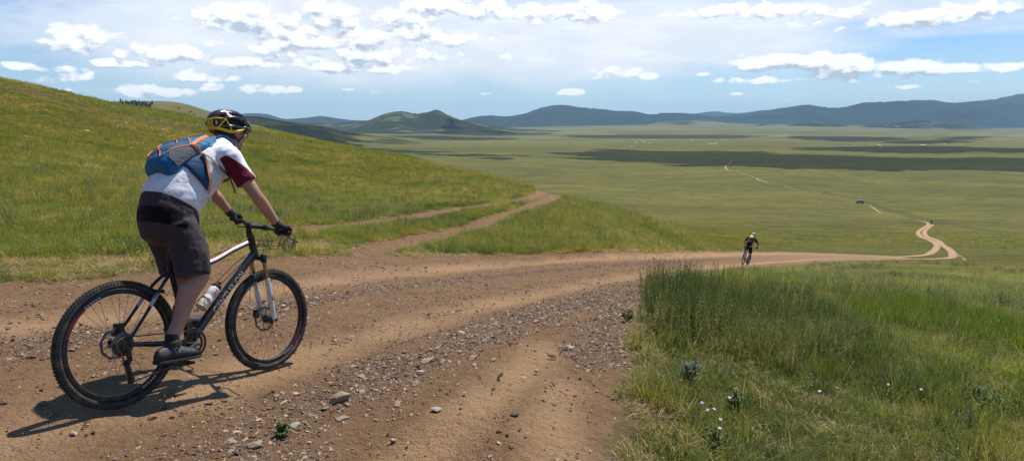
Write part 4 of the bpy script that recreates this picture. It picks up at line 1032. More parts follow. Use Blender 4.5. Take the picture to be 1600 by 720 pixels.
def make_person(mtx, label, J, mats, hi=True, group=None, backpack=None):
    root = empty('person', (0, 0, 0), label, 'person', group); root.matrix_world = mtx
    vox = .0062 if hi else .013
    dy = J.get('lean_y', 0.)
    sk = MB()
    for s, n_ in ((-1, 'r'), (1, 'l')):
        sh, el, wr, gc, gax = J['sh_'+n_], J['el_'+n_], J['wr_'+n_], J['g_'+n_], J['ga_'+n_]
        fo = el*.72+wr*.28
        limb(sk, [sh, sh*.5+el*.5+V3(0, 0, .004), el, fo, wr*.85+el*.15, wr, wr+(gc-wr)*.15], [.054, .0480, .0395, .0430, .030, .0265, .026], 4, 14)
        gl = MB(); grip_hand(sk, gl, gc, gax, wr+(gc-wr)*.10, side=s); remeshed('glove', gl, .0055 if hi else .012, mats['glove'], root, 1)
        hp, kn, an, he, to = J['hip_'+n_], J['kn_'+n_], J['an_'+n_], J['heel_'+n_], J['toe_'+n_]
        cb = kn*.68+an*.32+J['back_'+n_]*.020
        limb(sk, [hp, hp*.5+kn*.5, kn, cb, kn*.25+an*.75, an, an+V3(0, 0, -.05)], [.088, .080, .061, .063, .042, .036, .036], 4, 16)
    sk.rings([section(*q, n=20) for q in refine([(V3(*b)+(V3(*f)-V3(*b))*.06, V3(*f)-(V3(*f)-V3(*b))*.06, w*.92) for b, f, w in PELVIS[::-1]+TORSO[1:]], 3)])
    # neck and head
    H = J['head']; T = Matrix.Translation(Vector(H)) @ Matrix.Rotation(J.get('head_yaw', 0), 4, 'Z') @ Matrix.Rotation(J.get('head_pitch', .0), 4, 'Y')
    limb(sk, [V3(.665, 0, 1.565), V3(.715, 0, 1.625), np.array(T @ Vector((-.025, 0, -.06)))], [.066, .058, .056], 3, 14)
    R3 = T.to_3x3()
    sk.ellipsoid(T @ Vector((-.010, 0, .030)), (.098, .076, .095), R3, 20, 14)          # cranium
    sk.ellipsoid(T @ Vector((.030, 0, -.030)), (.062, .060, .080), R3, 18, 12)          # face
    sk.ellipsoid(T @ Vector((.050, 0, -.088)), (.036, .036, .026), R3, 14, 10)          # chin
    for s in (-1, 1):
        sk.ellipsoid(T @ Vector((.020, s*.045, -.070)), (.045, .022, .032), R3, 12, 8)  # jaw
        sk.ellipsoid(T @ Vector((.062, s*.034, -.022)), (.026, .022, .020), R3, 12, 8)  # cheek
        sk.ellipsoid(T @ Vector((-.008, s*.077, -.008)), (.018, .009, .030), R3 @ Matrix.Rotation(s*R_(18), 3, 'Z'), 12, 8)
    limb(sk, [np.array(T @ Vector((.083, 0, .012))), np.array(T @ Vector((.098, 0, -.018))), np.array(T @ Vector((.104, 0, -.032)))], [.008, .010, .0135], 3, 10)
    sk.ellipsoid(T @ Vector((.076, 0, .028)), (.018, .055, .012), R3, 14, 8)            # brow
    body = remeshed('body', sk, vox, mats['skin'], root, 3)
    if hi: face_details(root, T)
    hr = MB(); hr.ellipsoid(T @ Vector((-.022, 0, .026)), (.094, .081, .088), R3, 22, 14); hr.ellipsoid(T @ Vector((-.060, 0, -.028)), (.045, .060, .050), R3, 16, 10)
    remeshed('hair', hr, .007 if hi else .014, mats['hair'], root, 2, (lambda co, nr: co+nr*(.0025*perlin(co[:, 1]*160, co[:, 0]*60+co[:, 2]*60))[:, None]) if hi else None)
    # jersey
    je = MB(); secs = refine(TORSO, 5)
    loose_ = mats.get('loose', .012)
    def grow(q, e):
        b, f = V3(*q[0]), V3(*q[1]); d = (f-b)/np.linalg.norm(f-b); return (b-d*e, f+d*e, q[2]+e)
    je.rings([section(*grow(q, loose_*(1 if k < len(secs)-5 else .4)), n=30) for k, q in enumerate(secs)])
    for n_ in 'rl':
        sh, el = J['sh_'+n_], J['el_'+n_]; e = sh+(el-sh)*.66
        ins = V3(sh[0]-.02, sh[1]*.55, sh[2]-.01)
        je.tube(sm([ins, sh+V3(-.0, 0, .005), sh*.6+e*.4, e], 4), list(np.interp(np.linspace(0, 3, 13), range(4), [.085, .076, .070, .067])), 18)
    wv = (lambda amp: (lambda co, nr: co+nr*((amp*fbm(co[:, 0]*9+co[:, 1]*5, co[:, 2]*15+co[:, 1]*9, 3, 51)+amp*.30*fbm(co[:, 0]*28+co[:, 2]*12, co[:, 1]*24+co[:, 2]*18, 2, 53)))[:, None]))
    remeshed('jersey', je, .0075 if hi else .014, mats['jersey'], root, 5, wv(.0065) if hi else None)
    # shorts
    so_ = MB()
    so_.rings([section(*grow(q, .006), n=30) for q in refine(PELVIS, 4)])
    for n_ in 'rl':
        hp, kn = J['hip_'+n_], J['kn_'+n_]; hm = J['hem_'+n_]
        so_.tube(sm([hp+V3(0, 0, .02), hp*.45+hm*.55+J.get('sh_off', V3(0, 0, 0)), hm+J.get('hem_end', V3(0, 0, 0))], 6), list(np.interp(np.linspace(0, 2, 13), range(3), J.get('thigh_r', [.120, .120, .118]))), 22)
    remeshed('shorts', so_, .0075 if hi else .014, mats['shorts'], root, 4, wv(.006) if hi else None)
    # socks and shoes
    for n_ in 'rl':
        so_ = MB(); an = J['an_'+n_]; so_.tube([an+V3(0, 0, .028), an+V3(0, 0, .0), an+V3(0.0, 0, -.05)], [.0385, .040, .043], 14)
        so_.build('sock', mats['sock'], root)
    for n_ in 'rl':
        he, to, an = J['heel_'+n_], J['toe_'+n_], J['an_'+n_]; d = to-he; L = np.linalg.norm(d); d /= L; sd_ = V3(0, 1, 0); up = np.cross(d, sd_); up = up if up[2] > 0 else -up
        sh = MB(); R = []
        for t, hw, hgt in ((0, .020, .046), (.04, .031, .072), (.14, .036, .086), (.27, .037, .090), (.40, .038, .080), (.55, .044, .074), (.70, .049, .064), (.85, .047, .056), (.95, .036, .046), (1, .020, .034)):
            c = he+d*L*t; ring = []
            for a in np.linspace(0, 2*np.pi, 18, endpoint=False):
                co, si = math.cos(a), math.sin(a); co = math.copysign(abs(co)**.7, co); z = hgt*.5+hgt*.5*math.copysign(abs(si)**.8, si)
                ring.append(c+sd_*hw*co*(1 if si < .1 else (1-.35*si))+up*z)
            R.append(ring)
        sh.rings(R); sh.tube([an+V3(0, 0, -.012), an+V3(.005, 0, -.05)], [.045, .049], 16)
        shoe = remeshed('shoe', sh, .006 if hi else .012, mats['shoe'], root, 2)
        if hi:
            sl = MB(); R = []
            for t, hw in ((-.01, .020), (.03, .036), (.14, .042), (.30, .040), (.45, .041), (.62, .048), (.8, .051), (.93, .042), (1.01, .022)):
                c = he+d*L*t-up*.002
                R.append([c+sd_*hw*x+up*z for x, z in ((-1, -.008), (1, -.008), (1.02, .003), (1, .008), (-1, .008), (-1.02, .003))])
            sl.rings(R); sl.build('shoe_sole', mats['sole'], shoe, angle=60)
            lc = MB()
            for t in (.36, .46, .56): 
                c = he+d*L*t; h = np.interp(t, [.27, .4, .55, .7], [.090, .080, .070, .062])
                lc.tube(sm([c+sd_*-.036+up*h*.55, c+sd_*-.022+up*h*.97, c+up*(h+.004), c+sd_*.022+up*h*.97, c+sd_*.036+up*h*.55], 3), .005, 6)
            lc.build('shoe_strap', mats['strap'], shoe)
    return root, T

def make_helmet(mtx, T, label, hi=True, shell=None, ribc=None, band=None, group=None, strap=True):
    root = empty('bicycle_helmet', (0, 0, 0), label, 'helmet', group); root.matrix_world = mtx
    R3 = T.to_3x3(); C_ = Vector((-.012, 0, .058))
    ax_, ay_, az_ = .140, .096, .092
    def S(lon, lat, k=1.0):     # lon 0 = front, lat 90 = top ; the rim rises to front
        x = math.cos(lat)*math.cos(lon); y = math.cos(lat)*math.sin(lon); z = math.sin(lat)
        p = Vector((ax_*x*k, ay_*y*k, az_*z*k)); 
        if x < 0: p.x *= 1.05
        if x > .5: p.x *= 1.06; 
        return T @ (C_+p)
    s = MB(); R = []
    for lat in np.linspace(-22, 88, 16):
        R.append([S(a, R_(lat), .90) for a in np.linspace(0, 2*np.pi, 36, endpoint=False)])
    s.rings(R); s.build('helmet_liner', shell, root, angle=180)
    # ribs that run front to back, meeting at the peak and at the tail
    r = MB()
    for k, y in enumerate((-.9, -.62, -.34, 0, .34, .62, .9)):
        P = []
        for q in np.linspace(0, 1, 22):
            th = math.pi*q                                  # 0 front, pi back
            lat_top = (1-abs(y)**1.6)*math.pi/2
            yy = y*math.sin(th)**.75
            x = math.cos(th); z = math.sqrt(max(0, 1-x*x-yy*yy)) if abs(yy) < 1 else 0
            n_ = math.sqrt(x*x+yy*yy+z*z); x, yv, z = x/n_, yy/n_, z/n_
            z = z*.98+(-.06 if q < .5 else .10)*abs(x)**3
            p = Vector((ax_*x*1.02, ay_*yv*1.02, az_*z*1.03)); 
            if x < 0: p.x *= 1.09
            else: p.x *= 1.05
            P.append(T @ (C_+p))
        r.tube(P, [.006+.0085*math.sin(math.pi*q)**.6 for q in np.linspace(0, 1, 22)], 10)
    P = [S(a, R_(-14 if math.cos(a) < .3 else -8), 1.0) for a in np.linspace(0, 2*np.pi, 44, endpoint=False)]
    r.tube(P, .0125, 10, closed=True)
    P = [S(a, R_(10), 1.0) for a in np.linspace(R_(-75), R_(75), 20)]; r.tube(P, [.004]+[.012]*18+[.004], 10)
    for sd_ in (-1, 1): r.tube(sm([S(sd_*R_(35), R_(22), 1.02), S(sd_*R_(80), R_(18), 1.02), S(sd_*R_(115), R_(30), 1.02), S(sd_*R_(150), R_(32), 1.03)], 5), .010, 10)
    for xx in (.35, -.35):
        r.tube(sm([T @ (C_+Vector((ax_*xx, ay_*yy*1.0, az_*math.sqrt(max(.0, 1-xx*xx-yy*yy))*1.0))) for yy in (-.75, -.4, 0, .4, .75)], 4), .009, 8)
    remeshed('helmet_shell', r, .0045 if hi else .009, ribc, root, 3)
    if hi:
        pk = MB(); V = []; 
        pk.tube(sm([S(R_(-55), R_(-6), 1.04), S(R_(-25), R_(-9), 1.10), S(0, R_(-10), 1.13), S(R_(25), R_(-9), 1.10), S(R_(55), R_(-6), 1.04)], 5), [.006]*3+[.009]*15+[.006]*3, 8)
        pk.build('helmet_peak', ribc, root, angle=180)
        gl_ = MB()
        for y in (-.36, -.62):
            gl_.tube([T @ (C_+Vector((ax_*x*1.07, ay_*y*1.0*math.sqrt(1-x*x), az_*math.sqrt(max(0, 1-x*x-(y*.98)**2*(1-x*x)))*1.12))) for x in np.linspace(.75, -.1, 10)], .0022, 6)
        gl_.build('helmet_decal', M_LET, root)
    if band is not None:
        b = MB(); k = 1.115
        for sd_ in (-1, 1):
            # lower band from the tail round to the temple, upper band, two struts that leave triangular openings
            low = sm([S(math.pi, R_(-24), k*.99), S(sd_*R_(150), R_(-26), k), S(sd_*R_(120), R_(-33), k), S(sd_*R_(104), R_(-32), k), S(sd_*R_(88), R_(-26), k), S(sd_*R_(74), R_(-16), k)], 5)
            b.tube(low, list(np.interp(np.linspace(0, 1, len(low)), [0, .5, .8, 1], [.011, .012, .012, .004])), 8)
            up_ = sm([S(math.pi, R_(8), k), S(sd_*R_(155), R_(12), k), S(sd_*R_(128), R_(12), k)], 4); b.tube(up_, .0060, 8)
            b.tube([S(sd_*R_(128), R_(12), k), S(sd_*R_(112), R_(-24), k)], [.0052, .0052], 8)
            b.tube([S(sd_*R_(130), R_(8), k), S(sd_*R_(147), R_(-20), k)], [.006, .006], 8)
            b.tube([S(sd_*R_(168), R_(10), k), S(sd_*R_(168), R_(-22), k)], [.006, .006], 8)
        b.tube([S(math.pi, R_(10), k), S(math.pi, R_(-24), k)], [.008, .008], 8)
        remeshed('rear_guard', b, .0035, band, root, 2)
        st = MB(); 
        for sd_ in (-1, 1):
            c0 = S(sd_*R_(152), R_(-5), k*1.0); st.box(c0, (.012, .004, .026), R3)
        st.build('reflector', M_LET, root)
    if strap:
        st = MB()
        for sd_ in (-1, 1):
            chin = Vector((.040, sd_*.040, -.098)); j = Vector((.012, sd_*.070, -.052))
            st.tube(sm([T @ Vector(p) for p in ((.050, sd_*.083, .030), (.035, sd_*.080, -.015), j, chin, (.045, 0, -.120))], 4), .0042, 6)
            st.tube(sm([T @ Vector(p) for p in ((-.075, sd_*.070, .0), (-.030, sd_*.080, -.030), j)], 4), .0042, 6)
        st.build('chin_strap', M_BLKR, root)
    return root
M_HELB = simple('helmet_foam', (.012, .012, .013), .7)
M_HELR = simple('helmet_gloss', (.030, .028, .028), .22, spec=.6)
M_YEL = simple('yellow_plastic', (.80, .50, .015), .4)
M_HAIR = simple('dark_hair', (.045, .026, .018), .7, bump=.6, bscale=300, bdist=.003)
M_GLOVE = simple('black_glove', (.016, .016, .018), .8, bump=.4, bscale=260)
M_SHOE = simple('black_shoe', (.018, .018, .020), .6, bump=.4, bscale=120, bdist=.003, dust=((.14, .11, .09), .4))
M_SOLE = simple('shoe_sole', (.035, .034, .034), .8)
M_SOCK = simple('black_sock', (.012, .012, .013), .9)
M_GREY = simple('grey_strap', (.16, .165, .17), .8)

root1, K1 = make_bike(BM1, 'black mountain bike with white fork legs ridden in the foreground on the dirt road', bar_turn=-11, bar_roll=9)
hem = (.36, .755)
J1 = dict(sh_r=V3(.625, -.178, 1.500), el_r=V3(.735, -.305, 1.248), wr_r=V3(.892, -.345, 1.085),
          sh_l=V3(.645, .178, 1.515), el_l=V3(.880, .285, 1.300), wr_l=V3(1.010, .325, 1.172),
          hip_r=V3(.310, -.088, 1.05), kn_r=V3(.425, -.150, .765), an_r=V3(.222, -.150, .378), heel_r=V3(.112, -.150, .250), toe_r=V3(.400, -.155, .248), back_r=V3(-1, 0, .3),
          hip_l=V3(.320, .088, 1.05), kn_l=V3(.565, .130, .790), an_l=V3(.490, .135, .505), heel_l=V3(.395, .14, .385), toe_l=V3(.685, .145, .395), back_l=V3(-1, 0, 0),
          hem_r=V3(.362, -.150, .762), hem_l=V3(.450, .118, .772), thigh_r=[.108, .114, .100], head=V3(.795, 0, 1.685), head_pitch=R_(2), hem_end=V3(.012, 0, -.022), sh_off=V3(.03, -.0, .0), head_yaw=R_(0))
gax = {}
for n_, s in (('r', -1), ('l', 1)):
    a = K1['TM'] @ Vector(K1['stem_c']+[-.034, s*.262, .0095]); b = K1['TM'] @ Vector(K1['stem_c']+[-.0445, s*.366, .012])
    a = np.array(a); b = np.array(b); J1['g_'+n_] = a*.45+b*.55; J1['ga_'+n_] = (b-a)/np.linalg.norm(b-a)
    J1['wr_'+n_] = J1['g_'+n_]+(V3(-.070, s*-.012, .062))
# jersey panels: dark red under the sleeve, dark red hem binding
slv = J1['el_r']-J1['sh_r']; slv /= np.linalg.norm(slv); dn = V3(-.80, -.15, -.60); dn -= slv*np.dot(dn, slv); dn /= np.linalg.norm(dn)
def sleeve_panel(sh, slv_, dn_, side):
    c0 = float(np.dot(sh, dn_)); c1 = float(np.dot(sh, slv_))
    nn_ = dn_+slv_*.50
    return both(halfspace(tuple(nn_), float(np.dot(sh, nn_))+.055), halfspace(tuple(slv_), c1-.010), halfspace((0, side, 0), .185))
slL = J1['el_l']-J1['sh_l']; slL /= np.linalg.norm(slL); dnL = V3(-.6, .1, -.8); dnL -= slL*np.dot(dnL, slL); dnL /= np.linalg.norm(dnL)
hb, hf = V3(.085, 0, 1.245), V3(.405, 0, 1.120); hd = np.cross(hf-hb, V3(0, 1, 0)); hd /= np.linalg.norm(hd); hd = -hd if hd[2] > 0 else hd
M_JER = cloth('white_jersey', (.80, .80, .83), [(sleeve_panel(J1['sh_r'], slv, dn, -1), (.13, .008, .022)), (sleeve_panel(J1['sh_l'], slL, dnL, 1), (.13, .008, .022)),
                                               (halfspace(tuple(hd), float(np.dot(hd, hb))-.003), (.13, .008, .022)), (halfspace((.45, 0, .89), .45*.70+.89*1.662), (.10, .02, .03))])
M_SHO = cloth('charcoal_shorts', (.052, .039, .042), [(both(halfspace((-.25, 0, -1), -1.215), halfspace((.35, 0, 1), 1.135), halfspace((-1, 0, 0), -.30)), (.004, .004, .005)),
                                                      (both(halfspace((-.25, 0, -1), -.935), halfspace((1, 0, 0), .365)), (.005, .005, .006))], rough=.9)
mats1 = dict(skin=M_SKIN, hair=M_HAIR, glove=M_GLOVE, jersey=M_JER, shorts=M_SHO, sock=M_SOCK, shoe=M_SHOE, sole=M_SOLE, strap=M_GREY)
rider1, T1 = make_person(BM1, 'rider in white jersey with dark red sleeve panels and charcoal shorts, leaning over handlebar', J1, mats1)
make_helmet(BM1, T1, 'black ribbed bicycle helmet with bright yellow rear guard on foreground rider', True, M_HELB, M_HELR, M_YEL)
def glasses(mtx, T):
    root = empty('glasses', (0, 0, 0), 'dark framed glasses on the face of the foreground rider', 'glasses'); root.matrix_world = mtx
    f = MB()
    l = MB()
    for s in (-1, 1):
        P = [T @ Vector((.108-.012*abs(math.cos(a)*.028+.036)/.06, s*(.036+.026*math.cos(a)), .004+.019*math.sin(a))) for a in np.linspace(0, 2*np.pi, 24, endpoint=False)]
        f.tube(P, .0024, 6, closed=True)
        l.add([tuple(p) for p in P], [tuple(range(24))])
        f.tube([T @ Vector((.096, s*.062, .010)), T @ Vector((.04, s*.074, .008)), T @ Vector((-.01, s*.082, .004))], .0022, 6)
    f.tube([T @ Vector((.1035, -.010, .008)), T @ Vector((.107, 0, .011)), T @ Vector((.1035, .010, .008))], .0022, 6)
    f.build('glasses_frame', M_BLKM, root)
    m, n, b = mat('lens', (.9, .95, .95), .03); b.inputs['Transmission Weight'].default_value = .85; b.inputs['IOR'].default_value = 1.3
    l.build('lens', m, root, smooth=False)
glasses(BM1, T1)

# backpack
def backpack(mtx):
    root = empty('backpack', (0, 0, 0), 'small blue backpack with orange cords and grey side panels on rider back', 'backpack'); root.matrix_world = mtx
    M_BLU = cloth('blue_nylon', (.014, .135, .280), rough=.55, wr=.6, ws=20); M_ORG = simple('orange_trim', (.80, .24, .07), .6); M_PG = cloth('grey_mesh_fabric', (.13, .13, .14), wr=.5, ws=24)
    M_LB = cloth('dark_blue_nylon', (.010, .060, .140), rough=.6, wr=.6)
    o = V3(.300, 0, 1.362); e = V3(.82, 0, .57); e /= np.linalg.norm(e); nn = V3(-e[2], 0, e[0])
    prof = [(-.045, .020, .060, .085), (-.035, .0, .105, .118), (0, -.01, .140, .135), (.06, -.01, .158, .140), (.13, -.01, .160, .140), (.21, -.01, .150, .136), (.29, -.01, .122, .126), (.36, -.005, .088, .110), (.41, .0, .060, .085), (.43, .012, .040, .055)]
    A = sm(np.array(prof)*np.array([1, 1, .95, .90]), 4); mb = MB()
    def ring(q, g=0, n=30):
        s, n0, n1, hw = q; c = o+e*s+nn*(n0+n1)/2; out = []
        for t in np.linspace(0, 2*np.pi, n, endpoint=False):
            co, si = math.cos(t), math.sin(t); co = math.copysign(abs(co)**.62, co); si2 = math.copysign(abs(si)**.72, si)
            w_ = hw*(1-.22*max(0, si2))
            out.append(c+V3(0, (w_+g)*co, 0)+nn*((n1-n0)/2+g)*si2)
        return out
    mb.rings([ring(q) for q in A])
    remeshed('pack_body', mb, .006, M_BLU, root, 3, lambda co, nr: co+nr*(.008*fbm(co[:, 0]*16, co[:, 2]*16+co[:, 1]*12, 3, 71))[:, None])
    def surf(s, t, g=.003):        # t degrees: 0 = left side, 90 = outer face, 180 = right side
        q = [np.interp(s, A[:, 0], A[:, k]) for k in range(4)]; q[0] = s; a = R_(t); c = o+e*s+nn*(q[1]+q[2])/2
        co, si = math.cos(a), math.sin(a); co = math.copysign(abs(co)**.62, co); si = math.copysign(abs(si)**.72, si); w_ = q[3]*(1-.22*max(0, si))
        return c+V3(0, (w_+g)*co, 0)+nn*((q[2]-q[1])/2+g)*si
    for sgn in (0, 1):              # grey side panels
        sp = MB(); V = []; F = []; S_ = np.linspace(.02, .22, 12)
        for i, s in enumerate(S_):
            lo = 195 if True else 0; k = math.sin(math.pi*min(1, max(0, (s+.03)/.27)))
            for t in np.linspace(188, 188-58*k-8, 7): V.append(surf(s, t if sgn else 180-t, .005))
        for i in range(11):
            for j in range(6): F.append((i*7+j, i*7+j+1, (i+1)*7+j+1, (i+1)*7+j))
        sp.add(V, F); sp.build('side_pocket', M_PG, root, angle=180)
    oc = MB()                       # orange trim arch and bungee cords
    arch = [surf(s, t, .004) for s, t in ((.20, 163), (.27, 150), (.34, 135), (.385, 112), (.395, 90), (.385, 68), (.34, 45), (.27, 30), (.20, 17))]
    P = sm(arch, 4)
    for k, p in enumerate(P): pass
    fr = frames(P)
    V = []; F = []
    for k, p in enumerate(P):
        # a flat ribbon lying on the pack
        nrm = p-(o+e*np.dot(p-o, e)+nn*.06); nrm /= np.linalg.norm(nrm); T_ = P[min(k+1, len(P)-1)]-P[max(k-1, 0)]; T_ /= np.linalg.norm(T_); s_ = np.cross(T_, nrm); s_ /= np.linalg.norm(s_)
        V += [p-s_*.011+nrm*.001, p+nrm*.004, p+s_*.011+nrm*.001]
    for k in range(len(P)-1): F += [(3*k, 3*k+1, 3*k+4, 3*k+3), (3*k+1, 3*k+2, 3*k+5, 3*k+4)]
    oc.add(V, F)
    oc.build('orange_trim', M_ORG, root, angle=180)
    cd = MB(); G = .006
    pts = [(.20, 160), (.235, 90), (.20, 20)]
    for a, b in (((.19, 158), (.05, 128)), ((.05, 128), (.0, 112)), ((.0, 112), (.14, 60)), ((.19, 22), (.05, 52)), ((.05, 52), (.0, 68)), ((.0, 68), (.14, 120)), ((.14, 120), (.235, 62)), ((.14, 60), (.235, 118)), ((.19, 158), (.235, 118)), ((.19, 22), (.235, 62))):
        P = [surf(a[0]+(b[0]-a[0])*t, a[1]+(b[1]-a[1])*t, G) for t in np.linspace(0, 1, 8)]; cd.tube(P, .0030, 6)
    end = surf(.19, 158, .008)
    cd.tube(sm([end, end+V3(.03, -.012, -.02), end+V3(.075, -.010, -.06)], 4), .0045, 6); cd.tube(sm([end, end+V3(.035, -.018, -.005), end+V3(.06, -.014, -.045)], 4), .0045, 6)
    cd.build('orange_cord', M_ORG, root)
    # flat webbing against the torso: interpolate the torso surface
    def skinp(s, t, g=.018):        # s 0..1 along the torso from hem to neck; t degrees 0 = back, 90 = right side, 180 = belly
        B = refine(TORSO, 8); i = s*(len(B)-1); i0 = int(min(i, len(B)-2)); f = i-i0
        q = [np.array(B[i0][k])*(1-f)+np.array(B[i0+1][k])*f for k in range(3)]
        b, fr_, hw = q; a = R_(t); bb = V3(b[0], 0, b[1]); ff = V3(fr_[0], 0, fr_[1]); c = (bb+ff)/2; ee = (bb-ff)/2; L = np.linalg.norm(ee)
        co, si = math.cos(a), math.sin(a); co = math.copysign(abs(co)**.88, co); si = math.copysign(abs(si)**.88, si)
        return c+ee*(1+g/L)*co+V3(0, -(float(hw)+g)*si, 0)
    def ribbon(mb, pts, w, th=.004, g=.020):
        C = [skinp(s, t, g) for s, t in sm(np.array(pts, float), 5)]; V = []; F = []
        for k, p in enumerate(C):
            T_ = C[min(k+1, len(C)-1)]-C[max(k-1, 0)]; T_ /= np.linalg.norm(T_)
            mid = V3(p[0]*.0+.42, 0, 1.36); nr = p-mid; nr -= T_*np.dot(nr, T_); nr /= np.linalg.norm(nr); s_ = np.cross(T_, nr)
            V += [p-s_*w/2, p-s_*w/2+nr*th, p+s_*w/2+nr*th, p+s_*w/2]
        for k in range(len(C)-1):
            for j in range(4): F.append((4*k+j, 4*k+(j+1) % 4, 4*k+4+(j+1) % 4, 4*k+4+j))
        n4 = 4*len(C); F += [(0, 1, 2, 3), (n4-1, n4-2, n4-3, n4-4)]
        mb.add(V, F)
    for sgn in (1, -1):
        f = MB(); V = []; F = []
        P0 = [(.50, 46), (.47, 62), (.41, 80), (.35, 95), (.30, 104), (.27, 108)]; P1 = [(.34, 32), (.335, 48), (.31, 66), (.29, 84), (.27, 98), (.26, 105)]
        A0 = sm(np.array(P0, float), 4); A1 = sm(np.array(P1, float), 4)
        for a, b in zip(A0, A1):
            for t in np.linspace(0, 1, 6):
                q = a*(1-t)+b*t; V.append(skinp(q[0], q[1]*sgn, .022+.006*math.sin(math.pi*t)))
        n1 = len(A0)
        for i in range(n1-1):
            for j in range(5): F.append((i*6+j, i*6+j+1, (i+1)*6+j+1, (i+1)*6+j))
        f.add(V, F)
        fin = f.build('hip_fin', M_LB, root, angle=180)
        md = fin.modifiers.new('s', 'SOLIDIFY'); md.thickness = .006
        t_ = MB(); ribbon(t_, [(s, t*sgn) for s, t in P0]+[(.24, 110*sgn)], .014, .004, .030); t_.build('fin_edge', M_ORG, fin)
        s_ = MB(); ribbon(s_, [(.80, 22*sgn), (.90, 34*sgn), (.955, 60*sgn), (.93, 95*sgn), (.84, 125*sgn), (.72, 132*sgn)], .034, .008, .012); ribbon(s_, [(.62, 34*sgn), (.72, 28*sgn), (.80, 22*sgn), (.90, 30*sgn)], .040, .008, .012)
        s_.build('shoulder_strap', M_BLU, root, angle=60)
        w_ = MB(); ribbon(w_, [(.50, 46*sgn), (.50, 68*sgn), (.50, 90*sgn), (.52, 112*sgn), (.56, 130*sgn)], .024, .004, .034); ribbon(w_, [(.56, 125*sgn), (.60, 150*sgn), (.60, 180*sgn)], .022, .004, .034)
        w_.build('webbing', M_GREY, root, angle=60)
    w_ = MB(); p = skinp(.56, 128, .03); w_.tube(sm([p, p+V3(.015, -.01, -.05), p+V3(.045, -.005, -.11)], 4), [.008]*9, 4); w_.build('loose_strap', M_GREY, root)
    w_ = MB(); p = skinp(.20, 112, .03); w_.box(p+V3(.02, -.004, -.01), (.035, .006, .02)); w_.build('buckle', M_LET, root)
backpack(BM1)

# bottle
def bottle(mtx):
    root = empty('water_bottle', (0, 0, 0), 'white and red water bottle in the wire cage on the down tube', 'bottle'); root.matrix_world = mtx
    d = V3(.80-.62, 0, .665-.48); d /= np.linalg.norm(d); up = V3(-d[2], 0, d[0]); c = V3(.595, 0, .470)+up*.068+d*.0
    b = MB(); b.lathe(c, d, [(.0, 0), (.033, .0), (.0365, .006), (.0365, .075), (.033, .085), (.033, .100), (.0365, .110), (.0365, .150), (.030, .164)], 28); b.build('bottle_body', simple('bottle_plastic', (.66, .66, .66), .3), root, angle=50)
    b = MB(); b.lathe(c, d, [(.031, .160), (.0325, .166), (.0325, .182), (.024, .190), (.012, .192), (.011, .206), (.014, .212), (.0, .214)], 24); b.build('bottle_cap', M_BLKR, root)
    b = MB()                       # red graphic wrapped on the side: an open frame with a figure of strokes
    def sp(h, a, r_=.0368):
        s = np.cross(d, up); return c+d*h+r_*(math.cos(a)*(-s)+math.sin(a)*up) if (-s)[1] < 0 else c+d*h+r_*(math.cos(a)*s+math.sin(a)*up)
    def stroke(pts, w=.0012): b.tube([sp(h, R_(a)) for h, a in sm(np.array(pts, float), 3)], w, 5)
    stroke([(.112, -30), (.112, 40)]); stroke([(.148, -30), (.148, 40)]); stroke([(.112, -30), (.148, -30)]); stroke([(.112, 40), (.148, 40)])
    stroke([(.118, -10), (.128, 10), (.124, 25)], .0022); stroke([(.128, 10), (.142, 5), (.138, 20)], .0022); stroke([(.060, 0), (.068, 20), (.064, 35)], .002); stroke([(.05, -20), (.056, 0)], .002)
    b.build('bottle_print', simple('red_print', (.55, .05, .05), .4), root)
    cage = MB()
    for h in (.050,): cage.tube([sp(h+.020*math.sin(a*1.0), a, .0395) for a in np.linspace(R_(-80), R_(260), 26)], .0028, 6)
    cage.tube([sp(.0+.002, a, .0395) for a in np.linspace(0, 2*np.pi, 24, endpoint=False)], .0026, 6, closed=True)
    for s in (-1, 1):
        cage.tube(sm([c-up*.038+d*.09+V3(0, s*.012, 0), c-up*.038+d*.01+V3(0, s*.014, 0), sp(.002, R_(-60 if s < 0 else 240), .0395)], 4), .0026, 6)
    cage.tube(sm([sp(.002, R_(20), .0395), sp(.030, R_(35), .040), sp(.066, R_(60), .0395)], 4), .0028, 6); cage.tube(sm([sp(.002, R_(160), .0395), sp(.030, R_(145), .040), sp(.066, R_(120), .0395)], 4), .0028, 6)
    cage.build('bottle_cage', M_WIRE, root1)
bottle(BM1)

